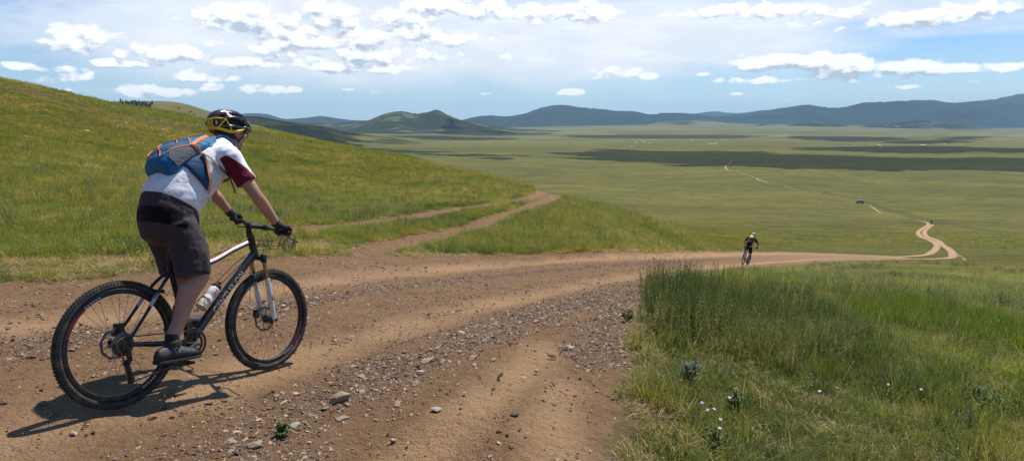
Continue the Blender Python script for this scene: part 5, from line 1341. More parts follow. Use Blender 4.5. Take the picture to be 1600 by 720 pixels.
# ---- second rider, going down the road
def person_two():
    P = unproj(1160, 414)
    yaw = math.atan2(P[1], P[0])+R_(-13)
    a = P; b = P+np.array([math.cos(yaw), math.sin(yaw)])*1.12
    za = gz(a[0], a[1])[0]; zb = gz(b[0], b[1])[0]
    m = bike_matrix(yaw, math.atan2(za-zb, 1.12), R_(8), a[0], a[1], za+.006)
    bike, K = make_bike(m, 'black and white mountain bike ridden down the road in the middle distance', False, dict(frame=M_WHITE, fork=M_BLKM), bar_turn=-6, crank_a=R_(-80))
    J = {k: (v.copy() if isinstance(v, np.ndarray) else v) for k, v in J1.items()}
    for n_, s in (('r', -1), ('l', 1)):
        q = K['TM'] @ Vector(K['stem_c']+[-.040, s*.315, .0105]); J['g_'+n_] = np.array(q); J['wr_'+n_] = np.array(q)+V3(-.075, 0, .05); J['ga_'+n_] = V3(0, s, 0)
        J['sh_'+n_] = V3(.60, s*.19, 1.50); J['el_'+n_] = V3(.74, s*.38, 1.27)
    for n_, s, pc in (('r', -1, K['PED'][0]), ('l', 1, K['PED'][1])):
        J['an_'+n_] = pc+V3(-.075, 0, .125); J['heel_'+n_] = pc+V3(-.17, 0, .012); J['toe_'+n_] = pc+V3(.10, 0, .012)
        J['hip_'+n_] = V3(.24, s*.095, 1.06); h = J['hip_'+n_]; a_ = J['an_'+n_]; mid = (h+a_)/2; L = np.linalg.norm(h-a_); off = math.sqrt(max(.0004, .43**2-(L/2)**2)); d = (h-a_)/L; fw = V3(d[2], 0, -d[0]); fw = fw if fw[0] > 0 else -fw
        J['kn_'+n_] = mid+fw*off+V3(0, s*.05, 0); J['hem_'+n_] = h+(J['kn_'+n_]-h)*.84; J['back_'+n_] = V3(-1, 0, 0)
    J['thigh_r'] = [.115, .108, .090]
    J['head_pitch'] = R_(10)
    mt = dict(mats1); mt['jersey'] = cloth('dark_jersey', (.045, .035, .050), wr=.3); mt['shorts'] = cloth('black_shorts', (.010, .010, .012), wr=.3)
    r2, T2 = make_person(m, 'rider in dark jersey and black shorts seen from behind in the middle distance', J, mt, False)
    make_helmet(m, T2, 'pale silver helmet on the rider in the middle distance', False, simple('pale_foam', (.35, .38, .38), .6), simple('pale_shell', (.55, .60, .60), .35))
    bp = MB(); bp.ellipsoid((.44, 0, 1.60), (.15, .11, .075), Matrix.Rotation(R_(-35), 3, 'Y'), 18, 12)
    root = empty('backpack', (0, 0, 0), 'bright yellow bag strapped high on the back of the distant dark rider', 'backpack'); root.matrix_world = m
    remeshed('bag_body', bp, .012, simple('hi_vis_yellow', (.68, .66, .02), .6), root, 2)
    st = MB()
    for s in (-1, 1): st.tube(sm([(.36, s*.07, 1.53), (.52, s*.11, 1.65), (.66, s*.10, 1.62), (.70, s*.09, 1.50)], 4), .012, 6)
    st.build('shoulder_strap', M_GREY, root)
    return J, mt
J2, mats2 = person_two()
def person_three():
    P = unproj(1455.5, 352); yaw = math.atan2(P[1], P[0])+R_(10); z = float(gz(P[0], P[1])[0])
    m = bike_matrix(yaw, R_(4), 0, P[0], P[1], z+.3)
    make_bike(m, 'dark bicycle of the farthest rider at the top of the bend', False, None, bar_turn=0, crank_a=R_(-80))
    J = J2; mt = dict(mats2)
    r3, T3 = make_person(m, 'tiny farthest rider in black at the top of the double track', J, mt, False)
    make_helmet(m, T3, 'dark helmet of the farthest rider beyond the bend', False, M_HELB, M_HELR)
person_three()
# ------------------------------------------------------------------ instanced ground cover (grass, weeds, gravel): uncountable stuff
def foliage_mat(name, cols, trans=.35, rough=.6, vgrad=None):
    """cols: colours picked by the instance's own 'tint' value 0..1"""
    m = bpy.data.materials.new(name); m.use_nodes = True; n = NT(m.node_tree); b = m.node_tree.nodes['Principled BSDF']
    t = n.attr('tint', 'INSTANCER'); br = n.attr('bright', 'INSTANCER')
    r = n.new('ShaderNodeValToRGB'); n.link(t, r.inputs[0]); e = r.color_ramp.elements
    e[0].color = (*cols[0], 1); e[1].color = (*cols[-1], 1)
    for k, c in enumerate(cols[1:-1]): q = e.new((k+1)/(len(cols)-1)); q.color = (*c, 1)
    pv = n.attr('vary')                      # per blade variation baked in the clump
    c = n.mix(n.math('MULTIPLY', pv, .8), r.outputs[0], n.vmath('MULTIPLY', r.outputs[0], (1.55, 1.28, 1.15)))
    c = n.vmath('SCALE', c, sc=n.math('MULTIPLY', n.math('ADD', .70, n.math('MULTIPLY', pv, .60)), br))
    n.link(c, b.inputs['Base Color']); b.inputs['Roughness'].default_value = rough; b.inputs['Specular IOR Level'].default_value = .25
    tr = n.new('ShaderNodeBsdfTranslucent'); n.link(n.vmath('MULTIPLY', c, (1.15, 1.15, .7)), tr.inputs['Color'])
    mx = n.new('ShaderNodeMixShader'); mx.inputs[0].default_value = trans
    n.link(b.outputs[0], mx.inputs[1]); n.link(tr.outputs[0], mx.inputs[2]); n.link(mx.outputs[0], m.node_tree.nodes['Material Output'].inputs['Surface'])
    return m
PR = random.Random(99)
class Clump:
    def __init__(s): s.v = []; s.f = []; s.a = []
    def blade(s, x, y, h, w, lean, az, curl=.5, seg=3, vary=None, z0=-.02, wide=None):
        vary = PR.random() if vary is None else vary
        ca, sa = math.cos(az), math.sin(az); o = len(s.v); n = 0
        px_, py_ = -sa, ca
        for k in range(seg+1):
            t = k/seg; d = lean*(t+curl*t*t)*h; z = z0+(h-z0)*(t-.28*curl*lean*t*t)
            ww = w*(1-t**2.2)*.5 if wide is None else w*.5*math.sin(math.pi*min(.98, .12+t*.86))
            cx, cy = x+ca*d, y+sa*d
            if k == seg: s.v.append((cx, cy, z)); s.a.append(vary)
            else:
                s.v += [(cx-px_*ww, cy-py_*ww, z), (cx+px_*ww, cy+py_*ww, z)]; s.a += [vary]*2
        for k in range(seg-1): s.f.append((o+2*k, o+2*k+1, o+2*k+3, o+2*k+2))
        s.f.append((o+2*seg-2, o+2*seg-1, o+2*seg))
    def leaf(s, p, d, l, w, vary):
        d = Vector(d).normalized(); sd_ = d.cross(Vector((PR.uniform(-1, 1), PR.uniform(-1, 1), 1.2))).normalized(); p = Vector(p); o = len(s.v)
        s.v += [tuple(p), tuple(p+d*l*.5+sd_*w/2), tuple(p+d*l), tuple(p+d*l*.5-sd_*w/2)]; s.a += [vary]*4; s.f.append((o, o+1, o+2, o+3))
    def obj(s, name, mt):
        me = bpy.data.meshes.new(name); me.from_pydata(s.v, [], s.f); me.update()
        a = me.attributes.new('vary', 'FLOAT', 'POINT'); a.data.foreach_set('value', s.a); me.materials.append(mt)
        return bpy.data.objects.new(name, me)
def ring_pt(R): 
    a = PR.uniform(0, 2*math.pi); r = R*math.sqrt(PR.random()); return r*math.cos(a), r*math.sin(a)
GREENS = [(.070, .128, .014), (.122, .175, .022), (.178, .215, .034), (.255, .238, .052), (.40, .31, .13)]
M_GR = foliage_mat('grass_blades', GREENS, .50)
M_WD = foliage_mat('weed_leaves', [(.058, .094, .022), (.105, .140, .036), (.165, .180, .062), (.24, .215, .10)], .36)
M_GY = foliage_mat('wormwood_leaves', [(.085, .110, .055), (.15, .17, .095)], .25)
M_DS = foliage_mat('dry_stalks', [(.36, .28, .12), (.56, .46, .25)], .35)
def c_short(n=75, R=.13, h0=.035, h1=.12, w=.0042):
    c = Clump()
    for _ in range(n):
        x, y = ring_pt(R); c.blade(x, y, PR.uniform(h0, h1), w*PR.uniform(.7, 1.3), PR.uniform(.2, 1.7), PR.uniform(0, 6.283), PR.uniform(.2, 1), 3)
    return c
def c_tall(n=55, R=.12):
    c = Clump()
    for _ in range(n):
        x, y = ring_pt(R); c.blade(x, y, PR.uniform(.12, .36), PR.uniform(.003, .006), PR.uniform(.05, .5), PR.uniform(0, 6.283), PR.uniform(.3, 1.2), 4)
    return c
def c_weed(n=11, R=.13, hh=(.35, .62)):
    c = Clump()
    for _ in range(n):
        x, y = ring_pt(R); h = PR.uniform(*hh); az_ = PR.uniform(0, 6.283); ln = PR.uniform(0, .22); v = PR.random()
        c.blade(x, y, h, .004, ln, az_, .4, 3, v)
        for k in range(34):
            t = .08+.92*k/34; d = ln*(t+.4*t*t)*h; a = PR.uniform(0, 6.283); l = PR.uniform(.018, .045)*(1.2-.75*t)
            c.leaf((x+math.cos(az_)*d, y+math.sin(az_)*d, h*t*.98), (math.cos(a), math.sin(a), PR.uniform(.3, 1.5)), l, l*.34, min(1, max(0, v+PR.uniform(-.3, .3))))
    return c
def c_dry(n=5, R=.10):
    c = Clump()
    for _ in range(n):
        x, y = ring_pt(R); h = PR.uniform(.14, .34); az_ = PR.uniform(0, 6.283); ln = PR.uniform(.1, 1.1); v = PR.random()
        c.blade(x, y, h, .0026, ln, az_, .6, 4, v)
        t = 1; d = ln*1.6*h*.9
        for k in range(6): c.leaf((x+math.cos(az_)*d*(.86+.03*k), y+math.sin(az_)*d*(.86+.03*k), h*(1-.28*.6*ln)*(.90+.02*k)), (math.cos(az_), math.sin(az_), .8), .014, .004, v)
    return c
def c_broad(n=46, R=.10):
    c = Clump()
    for _ in range(n):
        x, y = ring_pt(R); a = PR.uniform(0, 6.283); z = PR.uniform(.005, .10); c.leaf((x, y, z), (math.cos(a), math.sin(a), PR.uniform(-.1, .9)), PR.uniform(.02, .045), PR.uniform(.010, .018), PR.random())
        if PR.random() < .3: c.blade(x, y, z, .002, .2, a, .2, 2)
    return c
def c_dead(n=60, R=.14):           # trampled dry grass lying flat
    c = Clump()
    for _ in range(n):
        x, y = ring_pt(R); c.blade(x, y, PR.uniform(.01, .035), PR.uniform(.002, .004), PR.uniform(1.5, 4), PR.uniform(0, 6.283), .2, 2, z0=-.003)
    return c
def c_far(n=34, R=.28, w=.014):
    c = Clump()
    for _ in range(n):
        x, y = ring_pt(R); c.blade(x, y, PR.uniform(.07, .24), w*PR.uniform(.6, 1.3), PR.uniform(.1, .8), PR.uniform(0, 6.283), .5, 2)
    return c
def stone(rr_, flat=.55, n=2):
    """angular broken stone: hull of scattered points, edges slightly chipped"""
    bm = bmesh.new()
    for _ in range(9+5*n):
        d = Vector((rr_.gauss(0, 1), rr_.gauss(0, 1), rr_.gauss(0, 1))).normalized()
        bm.verts.new((d.x*rr_.uniform(1.0, 1.35), d.y*rr_.uniform(.65, 1.0), d.z*flat*rr_.uniform(.8, 1.0)))
    r = bmesh.ops.convex_hull(bm, input=bm.verts)
    bmesh.ops.delete(bm, geom=[v for v in bm.verts if not v.link_faces], context='VERTS')
    if n > 1:
        bmesh.ops.bevel(bm, geom=list(bm.edges), offset=.035, segments=1, affect='EDGES')
    me = bpy.data.meshes.new('stone'); bm.to_mesh(me); bm.free(); return me
def protos(name, objs):
    c = bpy.data.collections.new(name)
    for o in objs: c.objects.link(o)
    return c
def scatter(name, coll, P, scale, rot, tint, bright, mt=None, tilt=None):
    me = bpy.data.meshes.new(name); me.vertices.add(len(P)); me.vertices.foreach_set('co', np.asarray(P, np.float32).ravel())
    for k, A in (('scl', scale), ('tint', tint), ('bright', bright)):
        a = me.attributes.new(k, 'FLOAT', 'POINT'); a.data.foreach_set('value', np.asarray(A, np.float32))
    R3 = np.zeros((len(P), 3), np.float32); R3[:, 2] = rot
    if tilt is not None: R3[:, :2] = tilt
    a = me.attributes.new('rot', 'FLOAT_VECTOR', 'POINT'); a.data.foreach_set('vector', R3.ravel())
    o = bpy.data.objects.new(name, me); COL.objects.link(o); tag(o, kind='stuff')
    ng = bpy.data.node_groups.new(name, 'GeometryNodeTree'); ng.interface.new_socket('Geometry', in_out='INPUT', socket_type='NodeSocketGeometry'); ng.interface.new_socket('Geometry', in_out='OUTPUT', socket_type='NodeSocketGeometry')
    N = ng.nodes; L = ng.links; gi = N.new('NodeGroupInput'); go = N.new('NodeGroupOutput'); ip = N.new('GeometryNodeInstanceOnPoints'); ci = N.new('GeometryNodeCollectionInfo')
    ci.inputs['Collection'].default_value = coll; ci.inputs['Separate Children'].default_value = True; ci.inputs['Reset Children'].default_value = True; ip.inputs['Pick Instance'].default_value = True
    ar = N.new('GeometryNodeInputNamedAttribute'); ar.data_type = 'FLOAT_VECTOR'; ar.inputs[0].default_value = 'rot'
    as_ = N.new('GeometryNodeInputNamedAttribute'); as_.data_type = 'FLOAT'; as_.inputs[0].default_value = 'scl'
    e2r = N.new('FunctionNodeEulerToRotation')
    L.new(gi.outputs[0], ip.inputs['Points']); L.new(ci.outputs[0], ip.inputs['Instance']); L.new(ar.outputs['Attribute'], e2r.inputs[0]); L.new(e2r.outputs[0], ip.inputs['Rotation'])
    L.new(as_.outputs['Attribute'], ip.inputs['Scale']); L.new(ip.outputs[0], go.inputs[0])
    md = o.modifiers.new('scatter', 'NODES'); md.node_group = ng
    return o
CO_SHORT = protos('short', [c_short().obj('tuft', M_GR) for _ in range(4)]+[c_short(60, .12, .05, .17, .0045).obj('tuft', M_GR) for _ in range(2)])
CO_TALL = protos('tall', [c_tall().obj('tall_tuft', M_GR) for _ in range(4)])
CO_WEED = protos('weed', [c_weed().obj('weed', M_WD) for _ in range(5)])
CO_WORM = protos('worm', [c_weed(9, .12, (.16, .30)).obj('wormwood', M_GY) for _ in range(3)])
CO_DRY = protos('dry', [c_dry().obj('dry', M_DS) for _ in range(5)])
CO_BROAD = protos('broad', [c_broad().obj('herb', M_GR) for _ in range(3)])
CO_DEAD = protos('dead', [c_dead().obj('dead', M_DS) for _ in range(3)])
CO_FAR = protos('far', [c_far().obj('far', M_GR) for _ in range(4)])
def candidates(n, r0, r1, a0=-44, a1=44, cap=60.):
    """points spread evenly in the picture: density falls with distance, never above cap per square metre"""
    a = np.radians(rng.uniform(a0, a1, n)); r = np.exp(rng.uniform(math.log(r0), math.log(r1), n))
    dens = n/(math.radians(a1-a0)*math.log(r1/r0))/r**2
    k = rng.random(n) < np.minimum(1, cap/dens); a, r = a[k], r[k]
    x = np.sin(a)*r; y = np.cos(a)*r; rd, pk, ls, dr, gr = fields(x, y); z = gz(x, y)+relief(x, y, rd)
    px, py = proj(x, y, z)
    return dict(x=x, y=y, z=z, r=r, road=rd, dry=dr, pack=pk, loose=ls, px=px, py=py)
def take(c, k): return {a: b[k] for a, b in c.items()}
def inpoly(px, py, P): return poly_sd(px, py, np.array(P, float)) > 0
def put(name, coll, c, s0, s1, tint, bright, grow=0.):
    n = len(c['x']); P = np.stack([c['x'], c['y'], c['z']], 1); s = rng.uniform(s0, s1, n)*(1+grow*np.log(np.maximum(c['r']/6, 1)))*np.where(c['r'] < 1, .40, 1)
    return scatter(name, coll, P, s, rng.uniform(0, 6.283, n), np.clip(tint, 0, 1), bright, tilt=rng.normal(0, .10, (n, 2)))
def patch(x, y, sc, seed): return fbm(x/sc, y/sc, 3, seed)
WEEDZ = [(1014,520),(1008,492),(1022,470),(1060,458),(1120,462),(1200,478),(1280,492),(1360,512),(1460,545),(1620,600),(1620,668),(1500,655),(1400,630),(1320,606),(1240,590),(1170,568),(1090,540)]
EXTRAZ = [(1200,470),(1330,452),(1480,480),(1620,530),(1620,600),(1460,545),(1300,500)]
FRESHZ = [(1330,478),(1400,470),(1500,492),(1620,520),(1620,560),(1500,535),(1400,512),(1330,500)]
c0 = candidates(190000, 2.4, 60, cap=95)
grassy = c0['road'] < -.03-.10*rng.random(len(c0['x']))**2
g = take(c0, grassy)
t1 = patch(g['x'], g['y'], 1.6, 81); t2 = patch(g['x'], g['y'], .45, 82); t3 = patch(g['x'], g['y'], 7, 83)
trod = np.clip(g['dry']+.55*t2+.2*t1-.05, 0, 1)
near_edge = np.clip(1-(-g['road'])/.35, 0, 1)
keep = rng.random(len(trod)) > .62*trod
keep &= rng.random(len(trod)) > .20*near_edge
right = (g['px'] > 930) & (g['py'] > 404+rng.normal(0, 1.5, len(g['px'])))
weedz = inpoly(g['px'], g['py'], WEEDZ)
tint = .37+.45*t1+.35*t2+.25*t3+.35*trod+rng.normal(0, .10, len(t1))-.06*right
hill = ~right
tint = tint+.12*hill*np.clip((g['r']-8)/30, 0, 1)+.25*t3
br = 1.05+.25*t1+.30*t3+.20*right*(g['r'] > 10)
sz = np.where(trod > .5, .55, 1.0)*np.clip(1.05-.45*near_edge, .5, 1.1)*(1+.35*t3)
k = keep
o = take(g, k); n_ = k.sum()
P = np.stack([o['x'], o['y'], o['z']], 1)
sz = sz*np.where(right, np.clip(1.15-(g['r']-14)/40, .45, 1), 1)
scatter('grass', CO_SHORT, P, rng.uniform(.65, 1.2, n_)*np.where((right & ~weedz)[k] & (o['r'] < 14), .78, 1.0)*sz[k]*(1+.16*np.log(np.maximum(o['r']/6, 1))), rng.uniform(0, 6.283, n_), np.clip(tint[k], 0, 1), br[k], tilt=rng.normal(0, .12, (n_, 2)))
# trampled straw beside the road
k = (rng.random(len(trod)) < .75*trod) | (rng.random(len(trod)) < .8*near_edge) | (rng.random(len(trod)) < .22*right*(1-weedz)*(g['r'] < 12))
o = take(g, k); put('dry_grass', CO_DEAD, o, .7, 1.3, rng.random(k.sum()), .75+.3*rng.random(k.sum()))
# taller fresh tufts
k = (rng.random(len(trod)) < np.where(weedz, .20, np.clip(.02+.40*t1+.3*t3, 0, .35))*.65) & (trod < .35) & (g['road'] < -.12)
k &= (~right) | (g['r'] < 16)
k |= inpoly(g['px'], g['py'], FRESHZ) & (rng.random(len(trod)) < .8)
o = take(g, k); fr_ = inpoly(o['px'], o['py'], FRESHZ)
put('tall_grass', CO_TALL, o, .55, 1.05, np.where(fr_, .15, .30+.6*t1[k])+rng.normal(0, .08, k.sum()), np.where(fr_, 1.25, 1.0), .08)
# the dark stand of tall weeds right of the road
k = (poly_sd(g['px'], g['py'], np.array(WEEDZ, float))+rng.normal(0, 14, len(trod)) > 0) & (rng.random(len(trod)) < .55)
o = take(g, k); hh = np.clip(.60+.5*patch(o['x'], o['y'], .8, 84)+.35*np.clip((1300-o['px'])/300, 0, 1), .35, 1.1)
hh = hh*np.clip(1.35-(o['px']-1080)/480, .42, 1)
n_ = k.sum(); scatter('weeds', CO_WEED, np.stack([o['x'], o['y'], o['z']], 1), hh*rng.uniform(.8, 1.1, n_), rng.uniform(0, 6.283, n_), np.clip(.30+.8*t1[k]+rng.normal(0, .18, n_), 0, 1), np.full(n_, 1.0), tilt=rng.normal(0, .10, (n_, 2)))
# scattered weeds elsewhere
ez = inpoly(g['px'], g['py'], EXTRAZ)
k = (~weedz) & ((~right) | (g['r'] < 20)) & (trod < .3) & (g['road'] < -.25) & (rng.random(len(trod)) < np.clip(.05+.55*(t1-.1)+.22*ez+.35*(t3-.1)*hill, 0, .5))
o = take(g, k); put('weeds', CO_WEED, o, .30, .62, .55+rng.normal(0, .25, k.sum()), np.full(k.sum(), 1.1), .10)
k = (g['road'] < -.2) & (rng.random(len(trod)) < np.clip(.006+.25*(patch(g['x'], g['y'], 2.6, 86)-.22), 0, .12))
o = take(g, k); put('wormwood', CO_WORM, o, .7, 1.2, rng.random(k.sum()), np.full(k.sum(), 1.0), .1)
k = (g['road'] < -.1) & (rng.random(len(trod)) < .7*np.clip(.22+.35*t2+.06*hill, 0, 1)) 
o = take(g, k); put('dry_stalks', CO_DRY, o, .6, 1.15, rng.random(k.sum()), .8+.4*rng.random(k.sum()), .05)
k = (g['road'] < -.0) & (rng.random(len(trod)) < np.clip(.06+.3*t2, 0, 1)) & (g['r'] < 25)
o = take(g, k); put('herbs', CO_BROAD, o, .6, 1.2, .2+.5*rng.random(k.sum()), np.full(k.sum(), 1.0))
# lone tufts on the road itself
k = (c0['road'] > 0) & (c0['pack'] < .2) & (c0['r'] < 30) & (rng.random(len(c0['x'])) < .0035+.02*np.clip(patch(c0['x'], c0['y'], .7, 88)-.15, 0, 1))
o = take(c0, k); put('grass', CO_SHORT, o, .3, .6, .3+.3*rng.random(k.sum()), np.full(k.sum(), 1.0))
# beyond: bigger, coarser tufts out to the brow and down the slope
c1 = candidates(70000, 30, 260, cap=3.0)
k = c1['road'] < -.3; o = take(c1, k); q1 = patch(o['x'], o['y'], 14, 91); q2 = patch(o['x'], o['y'], 4, 92)
o['r'] = np.where((o['px']+rng.normal(0, 70, len(o['px'])) > 1150) & (o['r']+rng.normal(0, 15, len(o['px'])) < 150), .35, o['r'])
put('grass', CO_FAR, o, .6, 1.25, .60+.45*q1+.40*q2+rng.normal(0, .12, k.sum()), 1.0+.2*q2, .12)

# gravel and small stones lying on the road
def stone_mat():
    m, n, b = mat('stone', rough=.9, spec=.2)
    tc = n.new('ShaderNodeTexCoord').outputs['Object']; t = n.attr('tint', 'INSTANCER')
    r = n.new('ShaderNodeValToRGB'); n.link(t, r.inputs[0]); e = r.color_ramp.elements; e[0].color = (.11, .068, .045, 1); e[1].color = (.56, .42, .28, 1)
    for q, c_ in ((.3, (.20, .125, .08)), (.6, (.27, .185, .125)), (.8, (.33, .27, .21))): x = e.new(q); x.color = (*c_, 1)
    n.link(n.mix(n.ramp(n.noise(tc, 2.5, 4), .35, .7), r.outputs[0], n.vmath('SCALE', r.outputs[0], sc=.72)), b.inputs['Base Color'])
    return m
M_ST = stone_mat(); SR = random.Random(3); st_objs = []
for k in range(7):
    me = stone(SR, SR.uniform(.35, .7), 1); me.materials.append(M_ST); st_objs.append(bpy.data.objects.new('stone', me))
CO_ST = protos('stones', st_objs)
c2 = candidates(900000, 2.4, 34, cap=5000)
lz = patch(c2['x'], c2['y'], .5, 95)
pr = (c2['road'] > -.05)*np.clip(.03+.60*np.clip(c2['loose']+.8*lz-.15, 0, 1)+.04*(c2['pack'] < .2)+.03*lz, .006, 1)
k = rng.random(len(pr)) < pr*1.0; o = take(c2, k); n_ = k.sum()
s_ = .0030+.0140*rng.random(n_)**3.2+.016*(rng.random(n_) < .014)
s_ *= 1+.25*np.log(np.maximum(o['r']/5, 1))
scatter('gravel', CO_ST, np.stack([o['x'], o['y'], o['z']+s_*.15], 1), s_, rng.uniform(0, 6.283, n_), rng.random(n_), np.ones(n_), tilt=rng.normal(0, .3, (n_, 2)))
k = (c1['r'] > 0) & (rng.random(len(c1['x'])) < .010) & (c1['road'] < -.3) & (c1['px'] < 800)
o = take(c1, k); n_ = k.sum(); s_ = rng.uniform(.04, .13, n_)
c3 = candidates(9000, 6, 40, a0=-44, a1=0, cap=1.); k3 = (c3['road'] < -.2) & (rng.random(len(c3['x'])) < .10); o3 = take(c3, k3); s3_ = rng.uniform(.02, .05, k3.sum())
scatter('field_stones', CO_ST, np.concatenate([np.stack([o['x'], o['y'], o['z']+.06], 1), np.stack([o3['x'], o3['y'], o3['z']+.05], 1)]), np.concatenate([s_, s3_]), rng.uniform(0, 6.283, n_+k3.sum()), np.full(n_+k3.sum(), .98), np.ones(n_+k3.sum()))
print('points', len(g['x']), 'far', len(c1['x']), 'gravel', len(c2['x']))
# ------------------------------------------------------------------ counted small things
M_ROCK = None
def rock_material(name, base):
    m, n, b = mat(name, base, .9, spec=.2)
    tc = n.new('ShaderNodeTexCoord').outputs['Object']
    c = n.mix(n.ramp(n.noise(tc, 22, 5, .65), .35, .65), tuple(x*.72 for x in base), tuple(min(1, x*1.15) for x in base))
    c = n.mix(n.ramp(n.noise(tc, 9, 3), .55, .68, 0, .6), c, (.27, .17, .10))
    n.link(c, b.inputs['Base Color']); bn = n.new('ShaderNodeBump'); bn.inputs['Strength'].default_value = .6; bn.inputs['Distance'].default_value = .006
    n.link(n.noise(tc, 60, 5, .7), bn.inputs['Height']); n.link(bn.outputs[0], b.inputs['Normal']); return m
RK = {'grey': rock_material('grey_rock', (.36, .28, .20)), 'tan': rock_material('tan_rock', (.40, .29, .19)), 'rust': rock_material('rust_rock', (.20, .105, .065)), 'pale': rock_material('pale_rock', (.44, .38, .31)), 'dark': rock_material('dark_rock', (.13, .09, .07))}
RR2 = random.Random(21)
def place_z(x, y):
    a = np.array([x], float); b = np.array([y], float); rd = fields(a, b)[0]
    return float(gz(a, b)[0]+relief(a, b, rd)[0])
def rock(px, py, w_px, flat, kind, label, group=None, n=2, rot=None):
    x, y = unproj(px, py); z = place_z(x, y); s = w_px/FPX*y/1.65
    me = stone(RR2, flat, n)
    o = bpy.data.objects.new('rock', me); COL.objects.link(o); me.materials.append(RK[kind]); o.location = (x, y, z+s*flat*.35); o.scale = (s, s, s)
    o.rotation_euler = (RR2.uniform(-.2, .2), RR2.uniform(-.2, .2), RR2.uniform(0, 6.28) if rot is None else rot)
    return tag(o, label, 'rock', group)
rock(531, 626, 27, .75, 'grey', 'largest angular grey rock alone in the middle of the gravel', n=3, rot=.4)
rock(519, 640, 13, .6, 'rust', 'rusty brown rock just in front of the largest grey rock')
rock(536, 655, 18, .28, 'grey', 'flat grey slab of rock below the largest grey rock', rot=.5)
rock(398, 698, 20, .7, 'grey', 'grey rock at the bottom edge of the photo, nearest to the viewer', n=3)
rock(460, 665, 15, .6, 'pale', 'pale rock touching the small green road plant')
rock(668, 565, 22, .35, 'grey', 'long grey rock at the top left of the gravel strip', rot=.3)
rock(650, 573, 12, .7, 'rust', 'round brown rock beside the long grey rock')
rock(657, 580, 11, .35, 'pale', 'small pale flake of rock below the long grey rock')
rock(739, 561, 18, .45, 'grey', 'blocky grey rock to the right of the long grey rock')
rock(741, 571, 13, .4, 'grey', 'small grey rock directly under the blocky grey rock')
rock(616, 590, 13, .5, 'dark', 'dark brown rock on the left rim of the gravel strip')
rock(649, 601, 14, .6, 'grey', 'upright grey rock in the middle of the gravel strip')
rock(566, 588, 12, .3, 'tan', 'tan rock half buried above the gravel strip')
rock(621, 632, 14, .5, 'tan', 'light tan rock right of the largest grey rock')
rock(681, 639, 14, .3, 'pale', 'flat pale rock lying right of the light tan rock')
rock(804, 647, 15, .22, 'dark', 'thin dark slab of rock on the bare right part of the road')
rock(863, 557, 14, .3, 'rust', 'flat reddish rock near the upper right verge')
rock(890, 543, 14, .3, 'pale', 'flat white rock lying closest to the tall weeds')
rock(976, 497, 16, .4, 'pale', 'pale rock at the road edge beside the tall weeds')
rock(838, 580, 9, .5, 'pale', 'small white rock on the right half of the road')
rock(614, 687, 10, .5, 'tan', 'small tan rock near the bottom centre of the road')
rock(460, 672, 9, .5, 'dark', 'tiny dark rock tucked in front of the green road plant')
for px, py in [(586,600),(605,612),(633,615),(700,600),(712,588),(690,575),(676,590),(722,611),(560,612),(575,640),(590,655),(640,650),(545,600),(600,575),(625,560),(690,552),(700,565),(720,548),(748,590),(770,560),(780,540),(760,530),(800,523),(815,505),(835,517),(850,495),(870,509),(885,485),(905,495),(920,480),(940,487),(955,470),(970,478),(985,465),(1000,457),(1015,449),
               (430,690),(415,680),(380,712),(350,717),(330,705),(445,715),(480,690),(495,705),(505,670),(490,650),(470,640),(500,630),(515,610)]:
    rock(px+RR2.uniform(-4, 4), py+RR2.uniform(-3, 3), RR2.uniform(4, 9), RR2.uniform(.3, .7), RR2.choice(['grey', 'tan', 'rust', 'pale', 'tan']), 'loose fist-sized stone among the gravel between the wheel bands', 'loose stones in the gravel strip', n=1)
for px, py, w_ in [(158,166,3),(146,159,3),(194,193,5),(185,200,3),(135,207,5),(176,169,3),(72,175,4),(90,190,3),(210,226,6),(125,180,3),(105,145,3),(240,205,3),(40,215,4),(265,236,4),(70,240,5),(255,204,3)]:
    rock(px, py, w_*1.6, .5, 'pale', 'pale stone lying in the grass of the left slope', 'pale stones on the grass slope', n=1)
for px, py in [(436,334),(433,338),(497,400),(541,378),(620,402),(1177,441),(1193,437),(1160,430),(1240,424)]:
    rock(px, py, 6, .5, 'pale', 'pale stone at the grassy edge of the dirt road', 'pale stones on the verge', n=1)

# the small green plant on the road, a grey wormwood plant, flowers
M_LEAF = simple('plant_leaf', (.13, .175, .030), .6, var=.5, scale=60); M_STEM = simple('plant_stem', (.10, .12, .035), .7); M_GLEAF = simple('grey_leaf', (.17, .21, .125), .7, var=.3, scale=50)
M_PETAL = simple('lilac_petal', (.56, .46, .66), .6); M_DISC = simple('flower_disc', (.50, .34, .04), .7)
def plant(px, py, R, H, n, leaf_m, label, lw=.4, cat='plant', name='plant'):
    x, y = unproj(px, py); z = place_z(x, y); t = empty(name, (x, y, z-.005), label, cat)
    st = MB(); lf = Clump()
    for k in range(n):
        a = PR.uniform(0, 6.283); q = PR.random()**.6; tip = V3(math.cos(a)*R*q, math.sin(a)*R*q, H*(1-.5*q*q)*PR.uniform(.7, 1.1))
        P = sm([V3(0, 0, 0), tip*.5+V3(0, 0, H*.08), tip], 4); st.tube(P, .0016, 4)
        for p in P[2:]:
            for _ in range(10): l = H*PR.uniform(.07, .16); lf.leaf(p, (PR.uniform(-1, 1), PR.uniform(-1, 1), PR.uniform(-.2, .9)), l, l*lw, 0)
    me = bpy.data.meshes.new('leaves'); me.from_pydata(lf.v, [], lf.f); me.update(); link_mesh('leaves', me, leaf_m, t, smooth=False); st.build('stem', M_STEM, t)
plant(441, 681, .052, .085, 34, M_LEAF, 'small bright green plant growing alone in the road gravel', .55)
plant(1078, 606, .10, .20, 22, M_GLEAF, 'silvery grey wormwood plant in the short grass right of the road', .28)
plant(979, 505, .09, .13, 26, M_LEAF, 'low green plant on the gravel verge left of the tall weeds', .5)
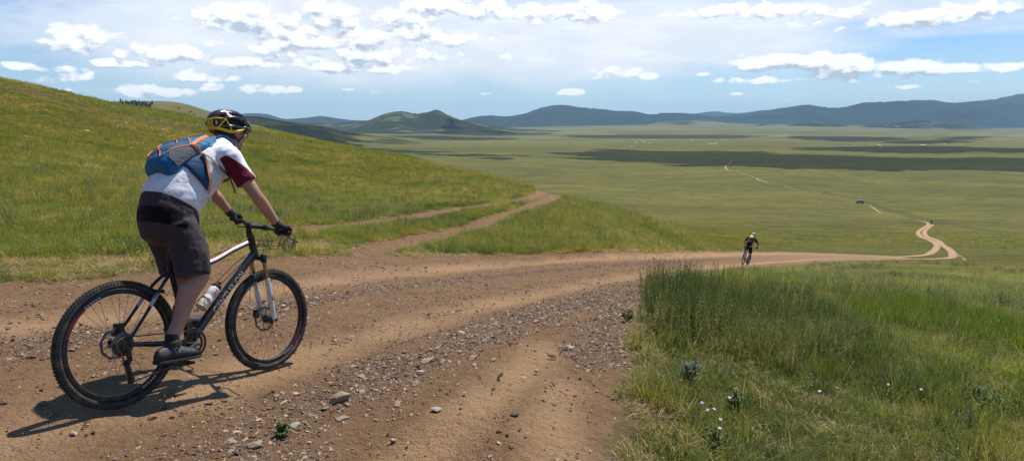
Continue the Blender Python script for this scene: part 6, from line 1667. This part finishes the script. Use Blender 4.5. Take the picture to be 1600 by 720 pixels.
plant(1117, 712, .12, .15, 30, M_LEAF, 'bushy green herb at the bottom edge of the grass', .3)
plant(1150, 645, .09, .15, 26, M_LEAF, 'leafy green herb beside the two upper lilac flowers', .4)
plant(1530, 640, .22, .20, 60, M_LEAF, 'broad light green herb near the right edge of the photo', .25)
FL = [(1089,640,'lilac daisy, leftmost of the cluster by the road verge'), (1135,632,'widest open lilac daisy above the leafy herb'), (1099,649,'small lilac bud just under the leftmost daisy'), (1116,656,'pinkish daisy in the middle of the flower column'), (1124,667,'pinkish daisy below the middle one in the flower column'),
      (1118,681,'lowest lilac daisy, nearest the bottom of the photo'), (1259,608,'white lilac daisy at the foot of the dark weeds'), (1297,611,'lilac daisy right of the white one under the dark weeds'), (1284,619,'small low daisy between the two under the dark weeds'), (1391,605,'single lilac daisy out in the taller grass'), (1441,611,'rightmost small lilac daisy in the meadow')]
for px, py, lb in FL:
    h = .14; x, y = unproj(px, py+h/3.9*FPX*.9); z = place_z(x, y); t = empty('flower', (x, y, z), lb, 'flower')
    s = MB(); a = PR.uniform(0, 6.28); top = V3(.03*math.cos(a), .03*math.sin(a), h+.03); s.tube(sm([V3(0, 0, 0), top*.5+V3(0, 0, .01), top], 4), .0014, 5); s.build('stem', M_STEM, t)
    c = Clump(); nrm = Vector((PR.uniform(-.6, .6), PR.uniform(-.5, .2), .8)).normalized(); rot = nrm.to_track_quat('Z', 'Y').to_matrix(); V = []; F = []
    for k in range(15):
        b = 6.283*k/15; o_ = len(V)
        for q, w_ in ((.002, .0007), (.006, .0018), (.0095, .0016), (.011, .0004)):
            for sg in (-1, 1): V.append(tuple(V3(*top)+np.array(rot @ Vector((q*math.cos(b)-sg*w_*math.sin(b), q*math.sin(b)+sg*w_*math.cos(b), .001+.15*q)))))
        for i in range(3): F.append((o_+2*i, o_+2*i+1, o_+2*i+3, o_+2*i+2))
    me = bpy.data.meshes.new('petals'); me.from_pydata(V, [], F); me.update(); link_mesh('petals', me, M_PETAL, t, smooth=False)
    d = MB(); d.ellipsoid(V3(*top), (.004, .004, .003), rot, 10, 6); d.build('flower_centre', M_DISC, t)

# ------------------------------------------------------------------ van on the far track
def van():
    p = unproj(1343, 318.5); x, y = p; z = float(gz(x, y)[0]); t = empty('van', (x, y, z+.25), 'small dark grey van driving away on the far grass track', 'van'); t.rotation_euler = (0, 0, R_(158))
    b = MB(); R = []
    for xx, zt, hw in ((-2.2, 1.75, .80), (-2.1, 1.95, .84), (.8, 1.98, .84), (1.25, 1.85, .80), (1.75, 1.15, .84), (2.2, 1.02, .82), (2.3, .75, .80)):
        R.append([(xx, hw*c_, .38+(zt-.38)*q) for c_, q in ((-1, 0), (-1.0, .35), (-1, .6), (-.88, .93), (-.75, 1), (.75, 1), (.88, .93), (1, .6), (1, .35), (1, 0))])
    b.rings(R); body = b.build('body', simple('van_paint', (.30, .30, .28), .7), t, angle=30)
    gm = simple('van_glass', (.02, .022, .022), .6)
    for s in (-1, 1):
        for x0, x1 in ((-1.9, -.9), (-.8, .2), (.3, 1.15)): w_ = MB(); w_.box(((x0+x1)/2, s*.90*.92, 1.45), (x1-x0, .06, .48)); w_.build('window', gm, t)
    w_ = MB(); w_.box((1.55, 0, 1.5), (.05, 1.35, .55), Matrix.Rotation(R_(-35), 3, 'Y')); w_.build('windscreen', gm, t)
    w_ = MB(); w_.box((-2.19, 0, 1.45), (.06, 1.3, .48)); w_.build('rear_window', gm, t)
    w_ = MB(); w_.box((0, 0, .5), (4.5, 1.72, .22)); w_.build('bumper', simple('van_trim', (.04, .04, .045), .6), t)
    for xx in (-1.45, 1.45):
        for s in (-1, 1): w_ = MB(); w_.lathe((xx, s*.78, .34), (0, s, 0), [(0, -.1), (.33, -.1), (.34, 0), (.33, .1), (.18, .11), (.17, .09), (0, .09)], 20); w_.build('wheel', M_TYRE, t)
    for s in (-1, 1): w_ = MB(); w_.box((2.27, s*.6, .82), (.06, .26, .16)); w_.build('headlight', M_STEEL, t)
van()

# ------------------------------------------------------------------ round tents far out on the valley floor
M_FELT = simple('white_felt', (.80, .79, .76), .9, scale=.6); M_DOOR = simple('tent_door', (.35, .12, .06), .7)
def yurt(px, py, label, group, first=[None]):
    x, y = unproj(px, py); z = float(gz(x, y)[0])+1.2*0
    if first[0] is None:
        t = empty('round_tent', (x, y, z)); b = MB(); b.lathe((0, 0, 0), (0, 0, 1), [(3.1, -1.5), (3.1, 1.6), (3.2, 1.65)], 20); b.build('wall', M_FELT, t)
        b = MB(); b.lathe((0, 0, 0), (0, 0, 1), [(3.25, 1.6), (1.7, 2.35), (.6, 2.75), (.5, 2.8)], 20); r_ = b.build('roof', M_FELT, t)
        b = MB(); b.lathe((0, 0, 0), (0, 0, 1), [(.6, 2.74), (.62, 2.95), (0, 3.05)], 14); b.build('crown_ring', M_DOOR, r_)
        b = MB(); b.box((0, -3.12, .8), (.9, .12, 1.6)); b.build('door', M_DOOR, t); first[0] = t
    else:
        s = first[0]; t = s.copy(); COL.objects.link(t)
        for ch in s.children:
            c = ch.copy(); COL.objects.link(c); c.parent = t
            for g_ in ch.children: d = g_.copy(); COL.objects.link(d); d.parent = c
    t.location = (x, y, z); t.rotation_euler = (0, 0, RR2.uniform(-.5, .5)); t['label'] = label; t['category'] = 'tent'; t['group'] = group
for lb, gp, pts in [('white round tent in the camp farthest left on the valley floor', 'tents of the left camp', [(993.5,222.7),(1003,221.5),(1005.5,221.5),(1008,223.6),(1015.4,224),(986.7,229.7)]),
                    ('lone white round tent between the left camp and the middle camps', None, [(1080.8,219.5)]),
                    ('white round tent in the upper middle camp of four', 'tents of the upper middle camp', [(1127.7,219.7),(1130,219.7),(1132.2,219.7),(1136.6,219.6)]),
                    ('white round tent in the lower middle camp on the dark strip', 'tents of the lower middle camp', [(1108.2,225.4),(1111.2,225.5),(1113,225.5),(1118,225.4)]),
                    ('lone far white round tent beside the dark far strip', None, [(1284.7,216.4)]),
                    ('white round tent in the loose row on the dark cloud shadow', 'tents in the loose row', [(1318.5,229.5),(1321.8,229.5),(1334,229.3),(1377,229.5)]),
                    ('white round tent in the close pair above the loose row', 'close pair of tents', [(1371.9,227.4),(1374.6,227.4)]),
                    ('white round tent in the farthest right camp high on the plain', 'tents of the far right camp', [(1415,215.9),(1437.5,216.6),(1441,216.6),(1444.4,216.6),(1448.4,216.6)]),
                    ('white round tent in the bright trio right of centre', 'trio of tents', [(1438.8,227.4),(1442,227.4),(1445.3,227.4)]),
                    ('lone white round tent farthest to the right', None, [(1475.8,226.7)])]:
    for px, py in pts: yurt(px, py, lb, gp or 'lone round tents')
for o in [q for q in COL.objects if q.name.startswith('round_tent') and q.get('group') == 'lone round tents']: del o['group']

# ------------------------------------------------------------------ grazing herd beyond the brow
def cow_mesh():
    m = MB()
    limb(m, [(-.75, 0, 1.05), (-.3, 0, 1.02), (.3, 0, 1.0), (.72, 0, 1.08)], [.30, .34, .36, .28], 3, 12)
    limb(m, [(.72, 0, 1.12), (1.05, 0, .95), (1.3, 0, .62)], [.22, .15, .11], 3, 10); limb(m, [(1.22, 0, .72), (1.48, 0, .42)], [.13, .075], 3, 10)
    for s in (-1, 1):
        limb(m, [(.55, s*.18, .9), (.58, s*.18, .45), (.55, s*.18, .05)], [.14, .07, .055], 3, 8)
        limb(m, [(-.62, s*.18, .95), (-.50, s*.18, .62), (-.72, s*.18, .42), (-.66, s*.18, .05)], [.20, .11, .065, .055], 3, 8)
        m.ellipsoid((1.2, s*.16, .80), (.05, .10, .04)); limb(m, [(1.18, s*.08, .84), (1.24, s*.2, .98)], [.03, .012], 2, 6)
    limb(m, [(-1.02, 0, 1.15), (-1.12, 0, .8), (-1.08, 0, .45)], [.05, .03, .045], 3, 6)
    return m
cow0 = remeshed('cow', cow_mesh(), .05, simple('dark_hide', (.030, .020, .016), .9), None, 2)
for k in range(13):
    o = cow0 if k == 0 else cow0.copy()
    if k: COL.objects.link(o)
    px = 679+k*2.35+RR2.uniform(-.6, .6); py = 260.6+.07*k+RR2.uniform(-.5, .5); y = 850+k*2.+RR2.uniform(-6, 6); x = (px-800)/FPX*y; o.location = (x, y, float(gz(x, y)[0])-.0+float(relief(np.array([x]), np.array([y]), np.array([-5.]))[0])); o.rotation_euler = (0, 0, RR2.uniform(0, 6.28))
    tag(o, 'dark cow in the small herd grazing just beyond the grassy brow', 'cow', 'herd of dark cattle')

# ------------------------------------------------------------------ conifers and bushes on the hill behind the slope
M_CON = simple('conifer_needles', (.018, .032, .014), .9, var=.4, scale=.4); M_BARK = simple('bark', (.08, .055, .04), .9)
M_BUSH = simple('bush_leaves', (.030, .042, .018), .9, var=.4, scale=1.2)
def conifer(seed, H=11, W=3.0):
    rr_ = random.Random(seed); lf = Clump()
    for k in range(1500):
        t = rr_.random()**.8; z = H*(.12+.88*t); R = W*(1-t)**.85*(.55+.45*math.sin(t*46)**2)+.1; a = rr_.uniform(0, 6.283); q = rr_.random()**.4
        l = rr_.uniform(.35, .8); lf.leaf((R*q*math.cos(a), R*q*math.sin(a), z), (math.cos(a), math.sin(a), rr_.uniform(-.6, .3)), l, l*.45, 0)
    me = bpy.data.meshes.new('crown'); me.from_pydata(lf.v, [], lf.f); me.update(); return me
def bush_crown(seed, H=3.5, W=2.2):
    rr_ = random.Random(seed); lf = Clump(); lob = [(rr_.gauss(0, W*.35), rr_.gauss(0, W*.35), H*rr_.uniform(.35, .75), W*rr_.uniform(.3, .55)) for _ in range(7)]
    for k in range(900):
        lx, ly, lz, lr = rr_.choice(lob); d = Vector((rr_.gauss(0, 1), rr_.gauss(0, 1), rr_.gauss(0, 1))).normalized(); p = Vector((lx, ly, lz))+d*lr*rr_.random()**.4; l = rr_.uniform(.2, .45); lf.leaf(p, d, l, l*.6, 0)
    me = bpy.data.meshes.new('crown'); me.from_pydata(lf.v, [], lf.f); me.update(); return me
SRC = {}
dgg = bpy.context.evaluated_depsgraph_get(); dgg.update()
from mathutils.bvhtree import BVHTree
TERR = []
for o in list(COL.objects):
    if o.name.startswith('hill') and o.type == 'MESH' and len(TERR) < 2:
        TERR.append(BVHTree.FromPolygons([tuple(v.co) for v in o.data.vertices], [tuple(p.vertices) for p in o.data.polygons]))
def hill_point(px, py, bias=0):
    best = None; r = Vector(ray(px, py)).normalized()
    for b in TERR:
        h = b.ray_cast(Vector((0, 0, 0)), r)
        if h[0] is not None and (best is None or h[3] < best[1]): best = (h[0], h[3])
    return best[0] if best else None
def tree(kind, pt, s, label, cat, group):
    if kind not in SRC:
        H = 11 if kind[0] == 'c' else 3.5; me = conifer(int(kind[1])) if kind[0] == 'c' else bush_crown(int(kind[1])); me.materials.append(M_CON if kind[0] == 'c' else M_BUSH)
        tk = MB(); tk.tube([(0, 0, -.8), (0, 0, H*.4), (0, 0, H*.9)], [.22 if kind[0] == 'c' else .12, .15, .03], 7); tm = tk.mesh('trunk'); tm.materials.append(M_BARK); SRC[kind] = (me, tm)
    t = empty('conifer_tree' if kind[0] == 'c' else 'bush', pt, label, cat, group); t.scale = (s, s, s); t.rotation_euler = (0, 0, RR2.uniform(0, 6.28))
    for nm, me in (('crown', SRC[kind][0]), ('trunk', SRC[kind][1])):
        o = bpy.data.objects.new(nm, me); COL.objects.link(o); o.parent = t
for k in range(90):
    px = 186+52*(k/89)+RR2.uniform(-1.5, 1.5)
    if k < 4: px = (179.5, 184.5, 190, 192)[k]
    py = np.interp(px, [176, 190, 200, 215, 230, 240], [161, 163, 163.5, 165.5, 167, 166.5])+RR2.uniform(-3.0, 2.5)
    p = None
    for dy in (0, 1.5, 3, 5, 7):
        p = hill_point(px, py+dy)
        if p: break
    if p: tree('c%d' % (k % 3), p, RR2.uniform(.45, .85), 'dark conifer in the grove on the hill behind the left slope', 'tree', 'conifers of the hilltop grove')
for px, py, s in [(267,178,.95),(273,179.5,.7),(279.5,171,.9),(298,177,.8),(290,179,.5),(285,177,.5),(304,180,.6)]:
    p = hill_point(px, py)
    if p: tree('b%d' % (int(px) % 2), p, s*1.6, 'dark bush scattered on the bare hillside left of the yellow helmet', 'bush', 'bushes on the bare hill')
